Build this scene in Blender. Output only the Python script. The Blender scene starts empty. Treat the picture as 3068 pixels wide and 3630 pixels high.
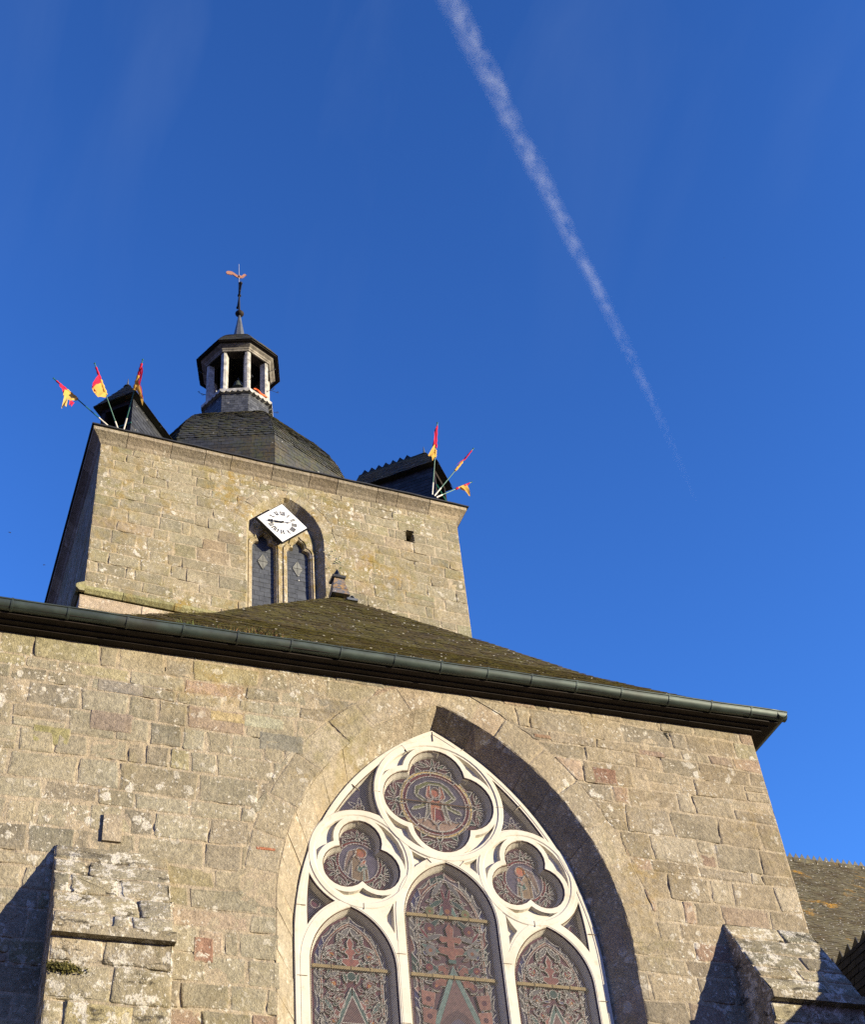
import bpy, math, random
import numpy as np
from mathutils import Vector, Matrix, noise
from mathutils.geometry import tessellate_polygon

# ------------------------------------------------------------------ camera, sky, sun, exposure
# metres; camera at the origin 1.65 m above the ground, +Y into the church, +Z up
SC = bpy.context.scene
COL = SC.collection
rad = math.radians
cam_d = bpy.data.cameras.new('camera')
cam_d.sensor_fit = 'HORIZONTAL'; cam_d.sensor_width = 36.0
cam_d.lens = 36.0 * 4955.95 / 3068.0
cam_d.clip_start = 0.1; cam_d.clip_end = 30000
cam = bpy.data.objects.new('camera', cam_d); COL.objects.link(cam)
_r = Vector((0.93469409, -0.34507508, -0.08526513))
_dn = Vector((0.18436162, 0.67572948, -0.71372296))
_f = Vector((0.30390417, 0.65139302, 0.69521895))
cam.matrix_world = Matrix(((_r.x, -_dn.x, -_f.x, 0), (_r.y, -_dn.y, -_f.y, 0), (_r.z, -_dn.z, -_f.z, 0), (0, 0, 0, 1)))
SC.camera = cam

SUN_TRAVEL = Vector((-1.17, 1.0, -0.22)).normalized()
sun_el = math.asin(-SUN_TRAVEL.z)
sun_az = math.atan2(-SUN_TRAVEL.x, -SUN_TRAVEL.y)
W = bpy.data.worlds.new('World'); SC.world = W; W.use_nodes = True
nt = W.node_tree; nt.nodes.clear()
n_out = nt.nodes.new('ShaderNodeOutputWorld'); n_bg = nt.nodes.new('ShaderNodeBackground')
n_sky = nt.nodes.new('ShaderNodeTexSky'); n_sky.sky_type = 'NISHITA'; n_sky.sun_disc = False
n_sky.sun_elevation = sun_el; n_sky.sun_rotation = sun_az
n_sky.altitude = 200; n_sky.air_density = 1.0; n_sky.dust_density = 0.1; n_sky.ozone_density = 3.4
n_bg.inputs['Strength'].default_value = 0.123
# the camera's contrast: a steeper, deeper blue; the glow round the sun is kept within bounds
n_dk = nt.nodes.new('ShaderNodeMixRGB'); n_dk.blend_type = 'DARKEN'; n_dk.inputs[0].default_value = 1; n_dk.inputs[2].default_value = (1.0, 1.1, 2.0, 1)
nt.links.new(n_sky.outputs[0], n_dk.inputs[1])
n_gm = nt.nodes.new('ShaderNodeGamma'); n_gm.inputs['Gamma'].default_value = 1.7; nt.links.new(n_dk.outputs[0], n_gm.inputs[0])
n_hs = nt.nodes.new('ShaderNodeMixRGB'); n_hs.blend_type = 'MULTIPLY'; n_hs.inputs[0].default_value = 1; n_hs.inputs[2].default_value = (1.30, 1.20, 1.24, 1)
nt.links.new(n_gm.outputs[0], n_hs.inputs[1])
# thin cirrus wisps on the dome of the sky
n_tc = nt.nodes.new('ShaderNodeTexCoord'); n_map = nt.nodes.new('ShaderNodeMapping')
n_map.inputs['Rotation'].default_value = (0.25, 0.15, rad(28)); n_map.inputs['Scale'].default_value = (6.5, 1.5, 2.2)
n_no = nt.nodes.new('ShaderNodeTexNoise'); n_no.inputs['Scale'].default_value = 1.6; n_no.inputs['Detail'].default_value = 7; n_no.inputs['Distortion'].default_value = 0.5
n_no.inputs['Roughness'].default_value = 0.52
n_rp = nt.nodes.new('ShaderNodeValToRGB'); n_rp.color_ramp.elements[0].position = 0.5; n_rp.color_ramp.elements[1].position = 0.85
n_sep = nt.nodes.new('ShaderNodeSeparateXYZ')
n_hi = nt.nodes.new('ShaderNodeMapRange'); n_hi.inputs['From Min'].default_value = 0.74; n_hi.inputs['From Max'].default_value = 0.95
n_mm = nt.nodes.new('ShaderNodeMath'); n_mm.operation = 'MULTIPLY'
n_m2 = nt.nodes.new('ShaderNodeMath'); n_m2.operation = 'MULTIPLY'; n_m2.inputs[1].default_value = 0.11
n_mix = nt.nodes.new('ShaderNodeMixRGB'); n_mix.inputs['Color2'].default_value = (1.5, 2.0, 2.9, 1)
L_ = nt.links.new
L_(n_tc.outputs['Generated'], n_map.inputs['Vector']); L_(n_map.outputs[0], n_no.inputs['Vector'])
L_(n_no.outputs['Fac'], n_rp.inputs[0]); L_(n_tc.outputs['Generated'], n_sep.inputs[0]); L_(n_sep.outputs['Z'], n_hi.inputs['Value'])
L_(n_rp.outputs[0], n_mm.inputs[0]); L_(n_hi.outputs[0], n_mm.inputs[1]); L_(n_mm.outputs[0], n_m2.inputs[0])
L_(n_m2.outputs[0], n_mix.inputs['Fac']); L_(n_hs.outputs[0], n_mix.inputs['Color1'])
L_(n_mix.outputs[0], n_bg.inputs['Color']); L_(n_bg.outputs[0], n_out.inputs['Surface'])

sun_d = bpy.data.lights.new('sun', 'SUN'); sun_d.energy = 5.0; sun_d.angle = rad(0.5); sun_d.color = (1.0, 0.89, 0.665)
sun = bpy.data.objects.new('sun', sun_d); COL.objects.link(sun)
sun.rotation_euler = SUN_TRAVEL.to_track_quat('-Z', 'Y').to_euler(); sun.location = (30, -25, 20)
vs = SC.view_settings
vs.view_transform = 'Standard'; vs.look = 'None'; vs.gamma = 1.0; vs.use_curve_mapping = False; vs.exposure = 1.16
SC.cycles.max_bounces = 6; SC.cycles.diffuse_bounces = 3; SC.cycles.glossy_bounces = 2; SC.cycles.transparent_max_bounces = 64
SC.cycles.use_denoising = False; SC.cycles.volume_bounces = 0

# ------------------------------------------------------------------ helpers
class MB:
    """collects faces with a colour per vertex and links them as one mesh object"""
    def __init__(s): s.v = []; s.f = []; s.c = []
    def vert(s, p, c=(1, 1, 1)):
        s.v.append((p[0], p[1], p[2])); s.c.append((c[0], c[1], c[2], 1.0)); return len(s.v) - 1
    def face(s, pts, c=(1, 1, 1)):
        s.f.append([s.vert(p, c) for p in pts])
    def box(s, o, ex, ey, ez, c=(1, 1, 1)):
        """box with corner o and three edge vectors"""
        o, ex, ey, ez = Vector(o), Vector(ex), Vector(ey), Vector(ez)
        P = [o, o+ex, o+ex+ey, o+ey, o+ez, o+ex+ez, o+ex+ey+ez, o+ey+ez]
        i = [s.vert(p, c) for p in P]
        for q in ((3, 2, 1, 0), (4, 5, 6, 7), (0, 1, 5, 4), (1, 2, 6, 5), (2, 3, 7, 6), (3, 0, 4, 7)):
            s.f.append([i[k] for k in q])
    def abox(s, x0, x1, y0, y1, z0, z1, c=(1, 1, 1)):
        s.box((x0, y0, z0), (x1-x0, 0, 0), (0, y1-y0, 0), (0, 0, z1-z0), c)
    def loft(s, rows, closed=True, cap=False, c=(1, 1, 1)):
        idx = [[s.vert(p, c) for p in r] for r in rows]
        n = len(rows[0]); m = n if closed else n-1
        for a, b in zip(idx[:-1], idx[1:]):
            for k in range(m):
                s.f.append([a[k], a[(k+1) % n], b[(k+1) % n], b[k]])
        if cap:
            s.f.append(list(reversed(idx[0]))); s.f.append(list(idx[-1]))
    def tube(s, pts, r, n=8, c=(1, 1, 1), cap=True):
        pts = [Vector(p) for p in pts]; rs = r if isinstance(r, (list, tuple)) else [r]*len(pts)
        rows = []
        for i, p in enumerate(pts):
            d = (pts[min(i+1, len(pts)-1)] - pts[max(i-1, 0)]).normalized()
            a = d.orthogonal().normalized() if i == 0 else (a - d*a.dot(d)).normalized()
            b = d.cross(a)
            rows.append([p + rs[i]*(math.cos(2*math.pi*k/n)*a + math.sin(2*math.pi*k/n)*b) for k in range(n)])
        s.loft(rows, True, cap, c)
    def lathe(s, c0, prof, n=12, c=(1, 1, 1), phase=0.0):
        c0 = Vector(c0)
        rows = [[c0 + Vector((r*math.cos(phase+2*math.pi*k/n), r*math.sin(phase+2*math.pi*k/n), z)) for k in range(n)] for r, z in prof]
        s.loft(rows, True, True, c)
    def build(s, name, mat, parent=None, smooth=False):
        me = bpy.data.meshes.new(name); me.from_pydata(s.v, [], s.f)
        at = me.color_attributes.new('Col', 'FLOAT_COLOR', 'POINT')
        at.data.foreach_set('color', np.array(s.c, dtype=np.float32).ravel())
        me.materials.append(mat)
        if smooth: me.polygons.foreach_set('use_smooth', [True]*len(me.polygons))
        me.update()
        o = bpy.data.objects.new(name, me); COL.objects.link(o)
        if parent is not None:
            o.parent = parent
            o.matrix_parent_inverse = Matrix.Translation(-wloc(parent))
        return o

WL = {}
def wloc(o):
    return WL.get(o.name, Vector((0, 0, 0)))
def tag(o, label=None, cat=None, group=None, kind=None):
    if label: o['label'] = label
    if cat: o['category'] = cat
    if group: o['group'] = group
    if kind: o['kind'] = kind
    return o
def thing(name, loc, label, cat, group=None):
    o = bpy.data.objects.new(name, None); COL.objects.link(o); o.location = loc; o.empty_display_size = 0.3
    WL[o.name] = Vector(loc)
    return tag(o, label, cat, group)

class NB:
    """short hand for building a node material"""
    def __init__(s, name):
        s.m = bpy.data.materials.new(name); s.m.use_nodes = True; s.t = s.m.node_tree
        s.bs = s.t.nodes['Principled BSDF']; s.pos = s.t.nodes.new('ShaderNodeNewGeometry').outputs['Position']
        a = s.t.nodes.new('ShaderNodeAttribute'); a.attribute_name = 'Col'; s.col = a.outputs['Color']
    def set(s, sock, v):
        if isinstance(v, bpy.types.NodeSocket): s.t.links.new(v, sock)
        else: sock.default_value = v
    def math(s, op, a, b=0.0, clamp=False):
        n = s.t.nodes.new('ShaderNodeMath'); n.operation = op; n.use_clamp = clamp
        s.set(n.inputs[0], a); s.set(n.inputs[1], b); return n.outputs[0]
    def vscale(s, v, k):
        n = s.t.nodes.new('ShaderNodeMapping'); n.inputs['Scale'].default_value = k if isinstance(k, tuple) else (k, k, k)
        s.t.links.new(v, n.inputs['Vector']); return n.outputs[0]
    def noise(s, scale, detail=4, rough=0.55, vec=None, w=0.0):
        n = s.t.nodes.new('ShaderNodeTexNoise'); n.inputs['Scale'].default_value = scale
        n.inputs['Detail'].default_value = detail; n.inputs['Roughness'].default_value = rough
        n.inputs['Distortion'].default_value = w
        s.t.links.new(vec if vec is not None else s.pos, n.inputs['Vector']); return n.outputs['Fac']
    def voro(s, scale, vec=None, out='Distance', rnd=1.0):
        n = s.t.nodes.new('ShaderNodeTexVoronoi'); n.inputs['Scale'].default_value = scale; n.inputs['Randomness'].default_value = rnd
        s.t.links.new(vec if vec is not None else s.pos, n.inputs['Vector']); return n.outputs[out]
    def ramp(s, v, a, b, lo=0.0, hi=1.0):
        n = s.t.nodes.new('ShaderNodeMapRange'); n.inputs['From Min'].default_value = a; n.inputs['From Max'].default_value = b
        n.inputs['To Min'].default_value = lo; n.inputs['To Max'].default_value = hi
        s.t.links.new(v, n.inputs['Value']); return n.outputs[0]
    def mix(s, f, a, b, mode='MIX'):
        n = s.t.nodes.new('ShaderNodeMixRGB'); n.blend_type = mode
        s.set(n.inputs[0], f)
        for k, x in ((1, a), (2, b)):
            if isinstance(x, tuple): n.inputs[k].default_value = (*x, 1)
            else: s.set(n.inputs[k], x)
        return n.outputs[0]
    def grey(s, v):
        n = s.t.nodes.new('ShaderNodeCombineColor')
        for k in range(3): s.set(n.inputs[k], v)
        return n.outputs[0]
    def bump(s, h, strength, dist):
        n = s.t.nodes.new('ShaderNodeBump'); n.inputs['Strength'].default_value = strength; n.inputs['Distance'].default_value = dist
        s.t.links.new(h, n.inputs['Height']); s.t.links.new(n.outputs[0], s.bs.inputs['Normal'])
    def done(s, color, rough=0.9, spec=0.3, metal=0.0):
        s.set(s.bs.inputs['Base Color'], color if not isinstance(color, tuple) else (*color, 1))
        s.set(s.bs.inputs['Roughness'], rough); s.bs.inputs['Specular IOR Level'].default_value = spec
        s.bs.inputs['Metallic'].default_value = metal
        return s.m

def stone_mat(name, lichen=0.5, ochre=0.5, dark=0.3, crust=0.0, gain=1.0):
    b = NB(name)
    c = b.col
    c = b.mix(1.0, c, b.grey(b.ramp(b.noise(2.2, 5), 0.25, 0.75, 0.73*gain, 1.04*gain)), 'MULTIPLY')
    c = b.mix(1.0, c, b.grey(b.ramp(b.noise(15, 5, 0.65), 0.30, 0.70, 0.78, 1.22)), 'MULTIPLY')
    c = b.mix(1.0, c, b.grey(b.ramp(b.noise(55, 4, 0.7), 0.30, 0.70, 0.70, 1.30)), 'MULTIPLY')
    # pinkish / ochre drift of the granite
    c = b.mix(b.ramp(b.noise(1.3, 3), 0.45, 0.8, 0, 0.45), c, b.mix(1.0, c, (1.06, 0.97, 0.84), 'MULTIPLY'))
    # ochre and olive stains
    oc = b.math('MULTIPLY', b.ramp(b.noise(0.50, 4, 0.6), 0.60 - 0.20*ochre, 0.70 - 0.10*ochre, 0, 1), b.ramp(b.noise(6, 6, 0.65), 0.44, 0.60, 0, 0.9))
    oc = b.math('MULTIPLY', oc, min(1.0, 0.30 + 0.8*ochre))
    c = b.mix(oc, c, b.mix(b.ramp(b.noise(1.7, 2), 0.4, 0.6), (0.24, 0.155, 0.030), (0.175, 0.15, 0.055)))
    hs = b.t.nodes.new('ShaderNodeHueSaturation'); hs.inputs['Saturation'].default_value = 0.95; hs.inputs['Value'].default_value = 1.02
    b.t.links.new(c, hs.inputs['Color']); c = hs.outputs[0]
    # dark weather staining
    dk = b.math('MULTIPLY', b.ramp(b.noise(0.9, 5, 0.65), 0.52, 0.8, 0, 1), b.ramp(b.noise(16, 5, 0.7), 0.4, 0.7, 0, 1))
    c = b.mix(b.math('MULTIPLY', dk, dark), c, (0.055, 0.048, 0.036))
    # crusts of pale lichen: warped discs gathered in patches
    n = b.t.nodes.new('ShaderNodeTexNoise'); n.inputs['Scale'].default_value = 11; n.inputs['Detail'].default_value = 4
    b.t.links.new(b.pos, n.inputs['Vector'])
    v = b.t.nodes.new('ShaderNodeVectorMath'); v.operation = 'MULTIPLY_ADD'; v.inputs[1].default_value = (0.13, 0.13, 0.13)
    b.t.links.new(n.outputs['Color'], v.inputs[0]); b.t.links.new(b.pos, v.inputs[2]); wv = v.outputs[0]
    patch = b.ramp(b.noise(0.9, 4, 0.6), 0.60 - 0.26*lichen, 0.68 - 0.16*lichen, 0, 1)
    d1 = b.ramp(b.voro(6.5, wv), 0.36, 0.31); d1 = b.math('MULTIPLY', d1, b.ramp(b.noise(4.0, 3), 0.53, 0.57))
    d2 = b.ramp(b.voro(19, wv), 0.34, 0.27); d2 = b.math('MULTIPLY', d2, b.ramp(b.noise(7.0, 3), 0.49, 0.56))
    d3 = b.ramp(b.voro(45, wv), 0.28, 0.20); d3 = b.math('MULTIPLY', d3, b.ramp(b.noise(12.0, 3), 0.53, 0.60))
    lm = b.math('MULTIPLY', b.math('MAXIMUM', b.math('MAXIMUM', d1, d2), d3), patch)
    lm = b.math('MULTIPLY', lm, b.ramp(b.noise(60, 3), 0.33, 0.5, 0.30, 0.92))
    if crust > 0:
        cm = b.math('MULTIPLY', b.ramp(b.noise(5.5, 8, 0.72), 0.60 - 0.1*crust, 0.63 - 0.1*crust, 0, 1), b.ramp(b.noise(30, 3), 0.36, 0.5, 0.15, 1))
        lm = b.math('MAXIMUM', lm, b.math('MULTIPLY', cm, 0.85))
        bk = b.math('MULTIPLY', b.ramp(b.noise(4.0, 7, 0.7, b.vscale(b.pos, (1, 1, 2.2))), 0.56, 0.63), 0.9)
        c = b.mix(bk, c, (0.045, 0.038, 0.026))
    c = b.mix(lm, c, (0.49, 0.455, 0.38))
    h = b.math('ADD', b.math('MULTIPLY', b.noise(13, 6, 0.65), 1.0), b.math('MULTIPLY', b.noise(70, 4, 0.65), 0.45))
    h = b.math('ADD', h, b.math('MULTIPLY', lm, 0.10))
    b.bump(h, 0.8, 0.030)
    return b.done(c, 0.95, 0.12)

def slate_mat(name, moss=0.3, specks=0.3, moss_col=(0.085, 0.072, 0.022), rough=0.55, orange=0.0, spec=0.45):
    b = NB(name); c = b.col
    c = b.mix(1.0, c, b.grey(b.ramp(b.noise(9, 5, 0.65), 0.3, 0.7, 0.6, 1.1)), 'MULTIPLY')
    mm = b.math('MULTIPLY', b.ramp(b.noise(1.1, 4, 0.6), 0.62 - 0.5*moss, 0.85 - 0.45*moss), b.ramp(b.noise(13, 6, 0.7), 0.34, 0.62))
    c = b.mix(mm, c, b.mix(b.ramp(b.noise(2.6, 3), 0.4, 0.65), moss_col, (0.085, 0.062, 0.024)))
    if orange > 0:
        om = b.math('MULTIPLY', b.ramp(b.noise(2.0, 4), 0.62 - 0.25*orange, 0.7), b.ramp(b.noise(20, 4), 0.42, 0.55))
        c = b.mix(om, c, (0.42, 0.22, 0.025))
    sp = b.math('MULTIPLY', b.ramp(b.voro(11), 0.19, 0.14), b.ramp(b.noise(4.5, 2), 0.64 - 0.2*specks, 0.68 - 0.2*specks))
    c = b.mix(b.math('MULTIPLY', sp, 0.9), c, (0.50, 0.48, 0.42))
    b.bump(b.noise(60, 4, 0.6), 0.35, 0.004)
    return b.done(c, rough, spec)

def plain_mat(name, col, rough=0.6, spec=0.3, metal=0.0, var=0.25, scale=8, bump=0.0, use_col=False):
    b = NB(name)
    c = b.mix(1.0, b.col if use_col else col, b.grey(b.ramp(b.noise(scale, 5, 0.6), 0.3, 0.7, 1-var, 1+var)), 'MULTIPLY')
    if bump: b.bump(b.noise(scale*5, 5), 0.5, bump)
    return b.done(c, rough, spec, metal)

M = {}
M['wall'] = stone_mat('granite_wall', 0.72, 0.45, 0.25)
M['wall_tower'] = stone_mat('granite_tower', 0.75, 1.0, 0.12)
M['buttress'] = stone_mat('lichened_granite', 1.2, 0.6, 0.6, crust=0.65)
M['cornice'] = stone_mat('stained_cornice', 0.2, 0.1, 0.95)
M['mossy'] = stone_mat('mossy_ledge', 0.3, 1.0, 0.3)
M['slate_roof'] = slate_mat('mossy_slate', 0.95, 0.6, (0.105, 0.090, 0.020), 0.85, spec=0.15)
M['slate_choir'] = slate_mat('lichened_slate', 1.0, 1.2, (0.16, 0.14, 0.075), 0.85, 0.12, spec=0.15)
M['slate_dome'] = slate_mat('dome_slate', 0.55, 0.1, (0.060, 0.062, 0.024), 0.6, spec=0.3)
M['slate_plain'] = slate_mat('clean_slate', 0.0, 0.12, rough=0.5, spec=0.25)
M['slate_orange'] = slate_mat('orange_lichen_slate', 0.0, 0.2, rough=0.5, orange=0.8)
M['old_wood'] = plain_mat('weathered_white_wood', (0.34, 0.325, 0.29), 0.8, 0.2, var=0.5, scale=6, bump=0.004)
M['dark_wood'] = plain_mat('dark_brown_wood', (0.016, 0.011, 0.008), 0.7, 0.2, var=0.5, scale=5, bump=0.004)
M['black'] = plain_mat('black_iron', (0.012, 0.012, 0.013), 0.5, 0.4)
M['void'] = plain_mat('dark_interior', (0.01, 0.009, 0.008), 0.9, 0.1)
M['lead_sheet'] = plain_mat('lead_sheet', (0.10, 0.105, 0.11), 0.5, 0.5, 0.3, var=0.3)
M['copper'] = plain_mat('rose_copper', (0.34, 0.16, 0.095), 0.5, 0.4, 0.3, var=0.25, scale=30)
M['steel'] = plain_mat('grey_steel', (0.35, 0.36, 0.38), 0.4, 0.5, 0.6)
M['bronze'] = plain_mat('green_bronze', (0.10, 0.12, 0.10), 0.5, 0.5, 0.4)
M['white'] = plain_mat('white_enamel', (0.74, 0.725, 0.69), 0.35, 0.4, var=0.07, scale=3)
M['ink'] = plain_mat('black_paint', (0.008, 0.008, 0.009), 0.4, 0.4, var=0.1)
M['grey_ink'] = plain_mat('grey_paint', (0.30, 0.29, 0.28), 0.6, 0.2, var=0.1)
M['glass'] = plain_mat('stained_glass', (1, 1, 1), 0.28, 0.5, var=0.35, scale=25, bump=0.0015, use_col=True)
M['came'] = plain_mat('grey_lead_came', (0.27, 0.255, 0.235), 0.6, 0.4, var=0.35, scale=40)
M['wire'] = plain_mat('wire_mesh', (0.125, 0.108, 0.088), 0.7, 0.3, var=0.1)
M['rust'] = plain_mat('rusty_rim', (0.075, 0.040, 0.026), 0.7, 0.2, var=0.3)
M['bar'] = plain_mat('ochre_bar', (0.20, 0.15, 0.075), 0.7, 0.2, var=0.25, scale=20)
M['green_pole'] = plain_mat('green_pole', (0.010, 0.10, 0.065), 0.45, 0.4, var=0.15)
M['pale_pole'] = plain_mat('pale_pole', (0.55, 0.52, 0.44), 0.5, 0.4, var=0.2)
M['orange_cloth'] = plain_mat('orange_cloth', (0.75, 0.17, 0.06), 0.8, 0.1, var=0.15)
M['plant'] = plain_mat('plant_green', (0.075, 0.085, 0.02), 0.8, 0.2, var=0.5, scale=20, use_col=True)
M['bird'] = plain_mat('dark_feather', (0.02, 0.018, 0.018), 0.8, 0.2)
M['ground'] = plain_mat('gravel_ground', (0.075, 0.062, 0.045), 0.95, 0.1, var=0.5, scale=3, bump=0.01)

def cloth_mat():
    b = NB('flag_cloth'); b.done(b.col, 0.8, 0.1)
    t = b.t; tr = t.nodes.new('ShaderNodeBsdfTranslucent'); t.links.new(b.col, tr.inputs['Color'])
    mx = t.nodes.new('ShaderNodeMixShader'); mx.inputs[0].default_value = 0.35
    t.links.new(b.bs.outputs[0], mx.inputs[1]); t.links.new(tr.outputs[0], mx.inputs[2])
    t.links.new(mx.outputs[0], t.nodes['Material Output'].inputs['Surface']); return b.m
M['cloth'] = cloth_mat()

def tracery_mat():
    b = NB('white_tracery_stone')
    c = b.mix(b.ramp(b.noise(2.5, 5, 0.6), 0.35, 0.75), (0.50, 0.465, 0.395), (0.44, 0.395, 0.315))
    c = b.mix(1.0, c, b.col, 'MULTIPLY')
    c = b.mix(b.math('MULTIPLY', b.ramp(b.noise(9, 6, 0.7), 0.54, 0.72), 0.5), c, (0.36, 0.28, 0.18))
    b.bump(b.noise(90, 4), 0.25, 0.004)
    return b.done(c, 0.85, 0.2)
M['tracery'] = tracery_mat()

def gutter_mat():
    b = NB('patinated_gutter')
    c = b.mix(b.ramp(b.noise(3.5, 5, 0.6, b.vscale(b.pos, (1, 4, 0.6))), 0.4, 0.65), (0.030, 0.040, 0.033), (0.055, 0.075, 0.062))
    c = b.mix(b.ramp(b.noise(1.3, 4), 0.55, 0.75, 0, 0.6), c, (0.05, 0.035, 0.024))
    return b.done(c, 0.45, 0.5, 0.35)
M['gutter'] = gutter_mat()

# ------------------------------------------------------------------ 2-D outlines
def pointed(ax, a, c, zs, zb, n=14, off=0.0):
    """closed outline (ccw) of a pointed arch opening: half width a, arc centres c beyond the axis, offset off outwards"""
    r = a + c + off; aa = a + off
    th = math.acos(max(-1, min(1, c / r)))
    P = [(ax - aa, zb), (ax + aa, zb)]
    P += [(ax - c + r*math.cos(th*k/n), zs + r*math.sin(th*k/n)) for k in range(n)]
    P += [(ax, zs + r*math.sin(th))]
    P += [(ax + c - r*math.cos(th*k/n), zs + r*math.sin(th*k/n)) for k in range(n-1, -1, -1)]
    return P
def arch_line(ax, a, c, zs, zb, n=14, off=0.0):
    """open polyline from the right foot over the apex to the left foot"""
    P = pointed(ax, a, c, zs, zb, n, off); return P[1:] + P[:1]
def inside_arch(u, z, ax, a, c, zs, zb):
    if z < zb: return False
    x = abs(u - ax)
    if z <= zs: return x < a
    return (x + c)**2 + (z - zs)**2 < (a + c)**2
def push_arch(u, z, ax, a, c, zs, zb, ring):
    """move a point that lies inside the arch (grown by ring above the springing) out to its edge"""
    if z < zb: return u, z
    sg = 1 if u >= ax else -1
    x = abs(u - ax)
    if z <= zs:
        return (ax + sg*a, z) if x < a else (u, z)
    r = a + c + ring
    d = math.hypot(x + c, z - zs)
    if d >= r: return u, z
    k = r / max(d, 1e-6)
    x2, z2 = (x + c)*k - c, zs + (z - zs)*k
    if x2 < 0:
        x2 = 0.0; z2 = zs + math.sqrt(r*r - c*c)
    return ax + sg*x2, z2
def foil(cx, cz, dl, rl, n, start, off=0.0, m=14):
    """outline of n overlapping lobes"""
    P = []; r = rl + off
    half = math.pi / n
    # angle at lobe centre where neighbouring lobes meet
    t = dl*math.cos(half) - math.sqrt(max(r*r - (dl*math.sin(half))**2, 0)) if False else None
    q = dl*math.cos(half) + math.sqrt(max(r*r - (dl*math.sin(half))**2, 1e-9))
    # cusp point at distance q along the bisector
    for k in range(n):
        a0 = start + 2*math.pi*k/n
        lc = (dl*math.cos(a0), dl*math.sin(a0))
        c0 = (q*math.cos(a0 - half), q*math.sin(a0 - half)); c1 = (q*math.cos(a0 + half), q*math.sin(a0 + half))
        b0 = math.atan2(c0[1]-lc[1], c0[0]-lc[0]); b1 = math.atan2(c1[1]-lc[1], c1[0]-lc[0])
        while b1 < b0: b1 += 2*math.pi
        for j in range(m):
            b = b0 + (b1-b0)*j/m
            P.append((cx + lc[0] + r*math.cos(b), cz + lc[1] + r*math.sin(b)))
    return P
def circle(cx, cz, r, n=48, a0=0.0): return [(cx + r*math.cos(a0+2*math.pi*k/n), cz + r*math.sin(a0+2*math.pi*k/n)) for k in range(n)]
def arc_pts(c, p, q, n=8):
    """points from p to q along the circle centred c (shorter way), q left out"""
    a = math.atan2(p[1]-c[1], p[0]-c[0]); b = math.atan2(q[1]-c[1], q[0]-c[0])
    while b - a > math.pi: b -= 2*math.pi
    while b - a < -math.pi: b += 2*math.pi
    r0 = math.hypot(p[0]-c[0], p[1]-c[1]); r1 = math.hypot(q[0]-c[0], q[1]-c[1])
    return [(c[0] + (r0+(r1-r0)*k/n)*math.cos(a+(b-a)*k/n), c[1] + (r0+(r1-r0)*k/n)*math.sin(a+(b-a)*k/n)) for k in range(n)]
def curved(verts, centres, n=8):
    P = []
    for i, v in enumerate(verts):
        w = verts[(i+1) % len(verts)]; c = centres[i]
        if c is None: P += [(v[0]+(w[0]-v[0])*k/n, v[1]+(w[1]-v[1])*k/n) for k in range(n)]
        else: P += arc_pts(c, v, w, n)
    return P
def area(P): return 0.5*sum(P[i][0]*P[(i+1) % len(P)][1] - P[(i+1) % len(P)][0]*P[i][1] for i in range(len(P)))
def ccw(P): return P if area(P) > 0 else P[::-1]
def inset(P, d):
    """move a ccw outline inwards by d (vertex normals, capped mitres)"""
    n = len(P); Q = []
    for i in range(n):
        a, b, c = P[i-1], P[i], P[(i+1) % n]
        e1 = (b[0]-a[0], b[1]-a[1]); e2 = (c[0]-b[0], c[1]-b[1])
        l1 = math.hypot(*e1) or 1e-9; l2 = math.hypot(*e2) or 1e-9
        n1 = (-e1[1]/l1, e1[0]/l1); n2 = (-e2[1]/l2, e2[0]/l2)
        m = (n1[0]+n2[0], n1[1]+n2[1]); lm = math.hypot(*m)
        if lm < 1e-6: Q.append(b); continue
        m = (m[0]/lm, m[1]/lm); k = d / max(0.45, m[0]*n1[0]+m[1]*n1[1])
        Q.append((b[0]+m[0]*k, b[1]+m[1]*k))
    return Q
def fill(mb, outer, holes, fmap, d, c=(1, 1, 1)):
    loops = [[Vector((p[0], p[1], 0)) for p in L] for L in [outer] + holes]
    flat = [p for L in loops for p in L]
    i0 = len(mb.v)
    for p in flat: mb.vert(fmap(p.x, p.y, d), c)
    for t in tessellate_polygon(loops): mb.f.append([i0+k for k in t])
def poly_inside(P, x, y):
    r = False; n = len(P)
    for i in range(n):
        x1, y1 = P[i]; x2, y2 = P[(i+1) % n]
        if (y1 > y) != (y2 > y) and x < (x2-x1)*(y-y1)/(y2-y1) + x1: r = not r
    return r

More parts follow.
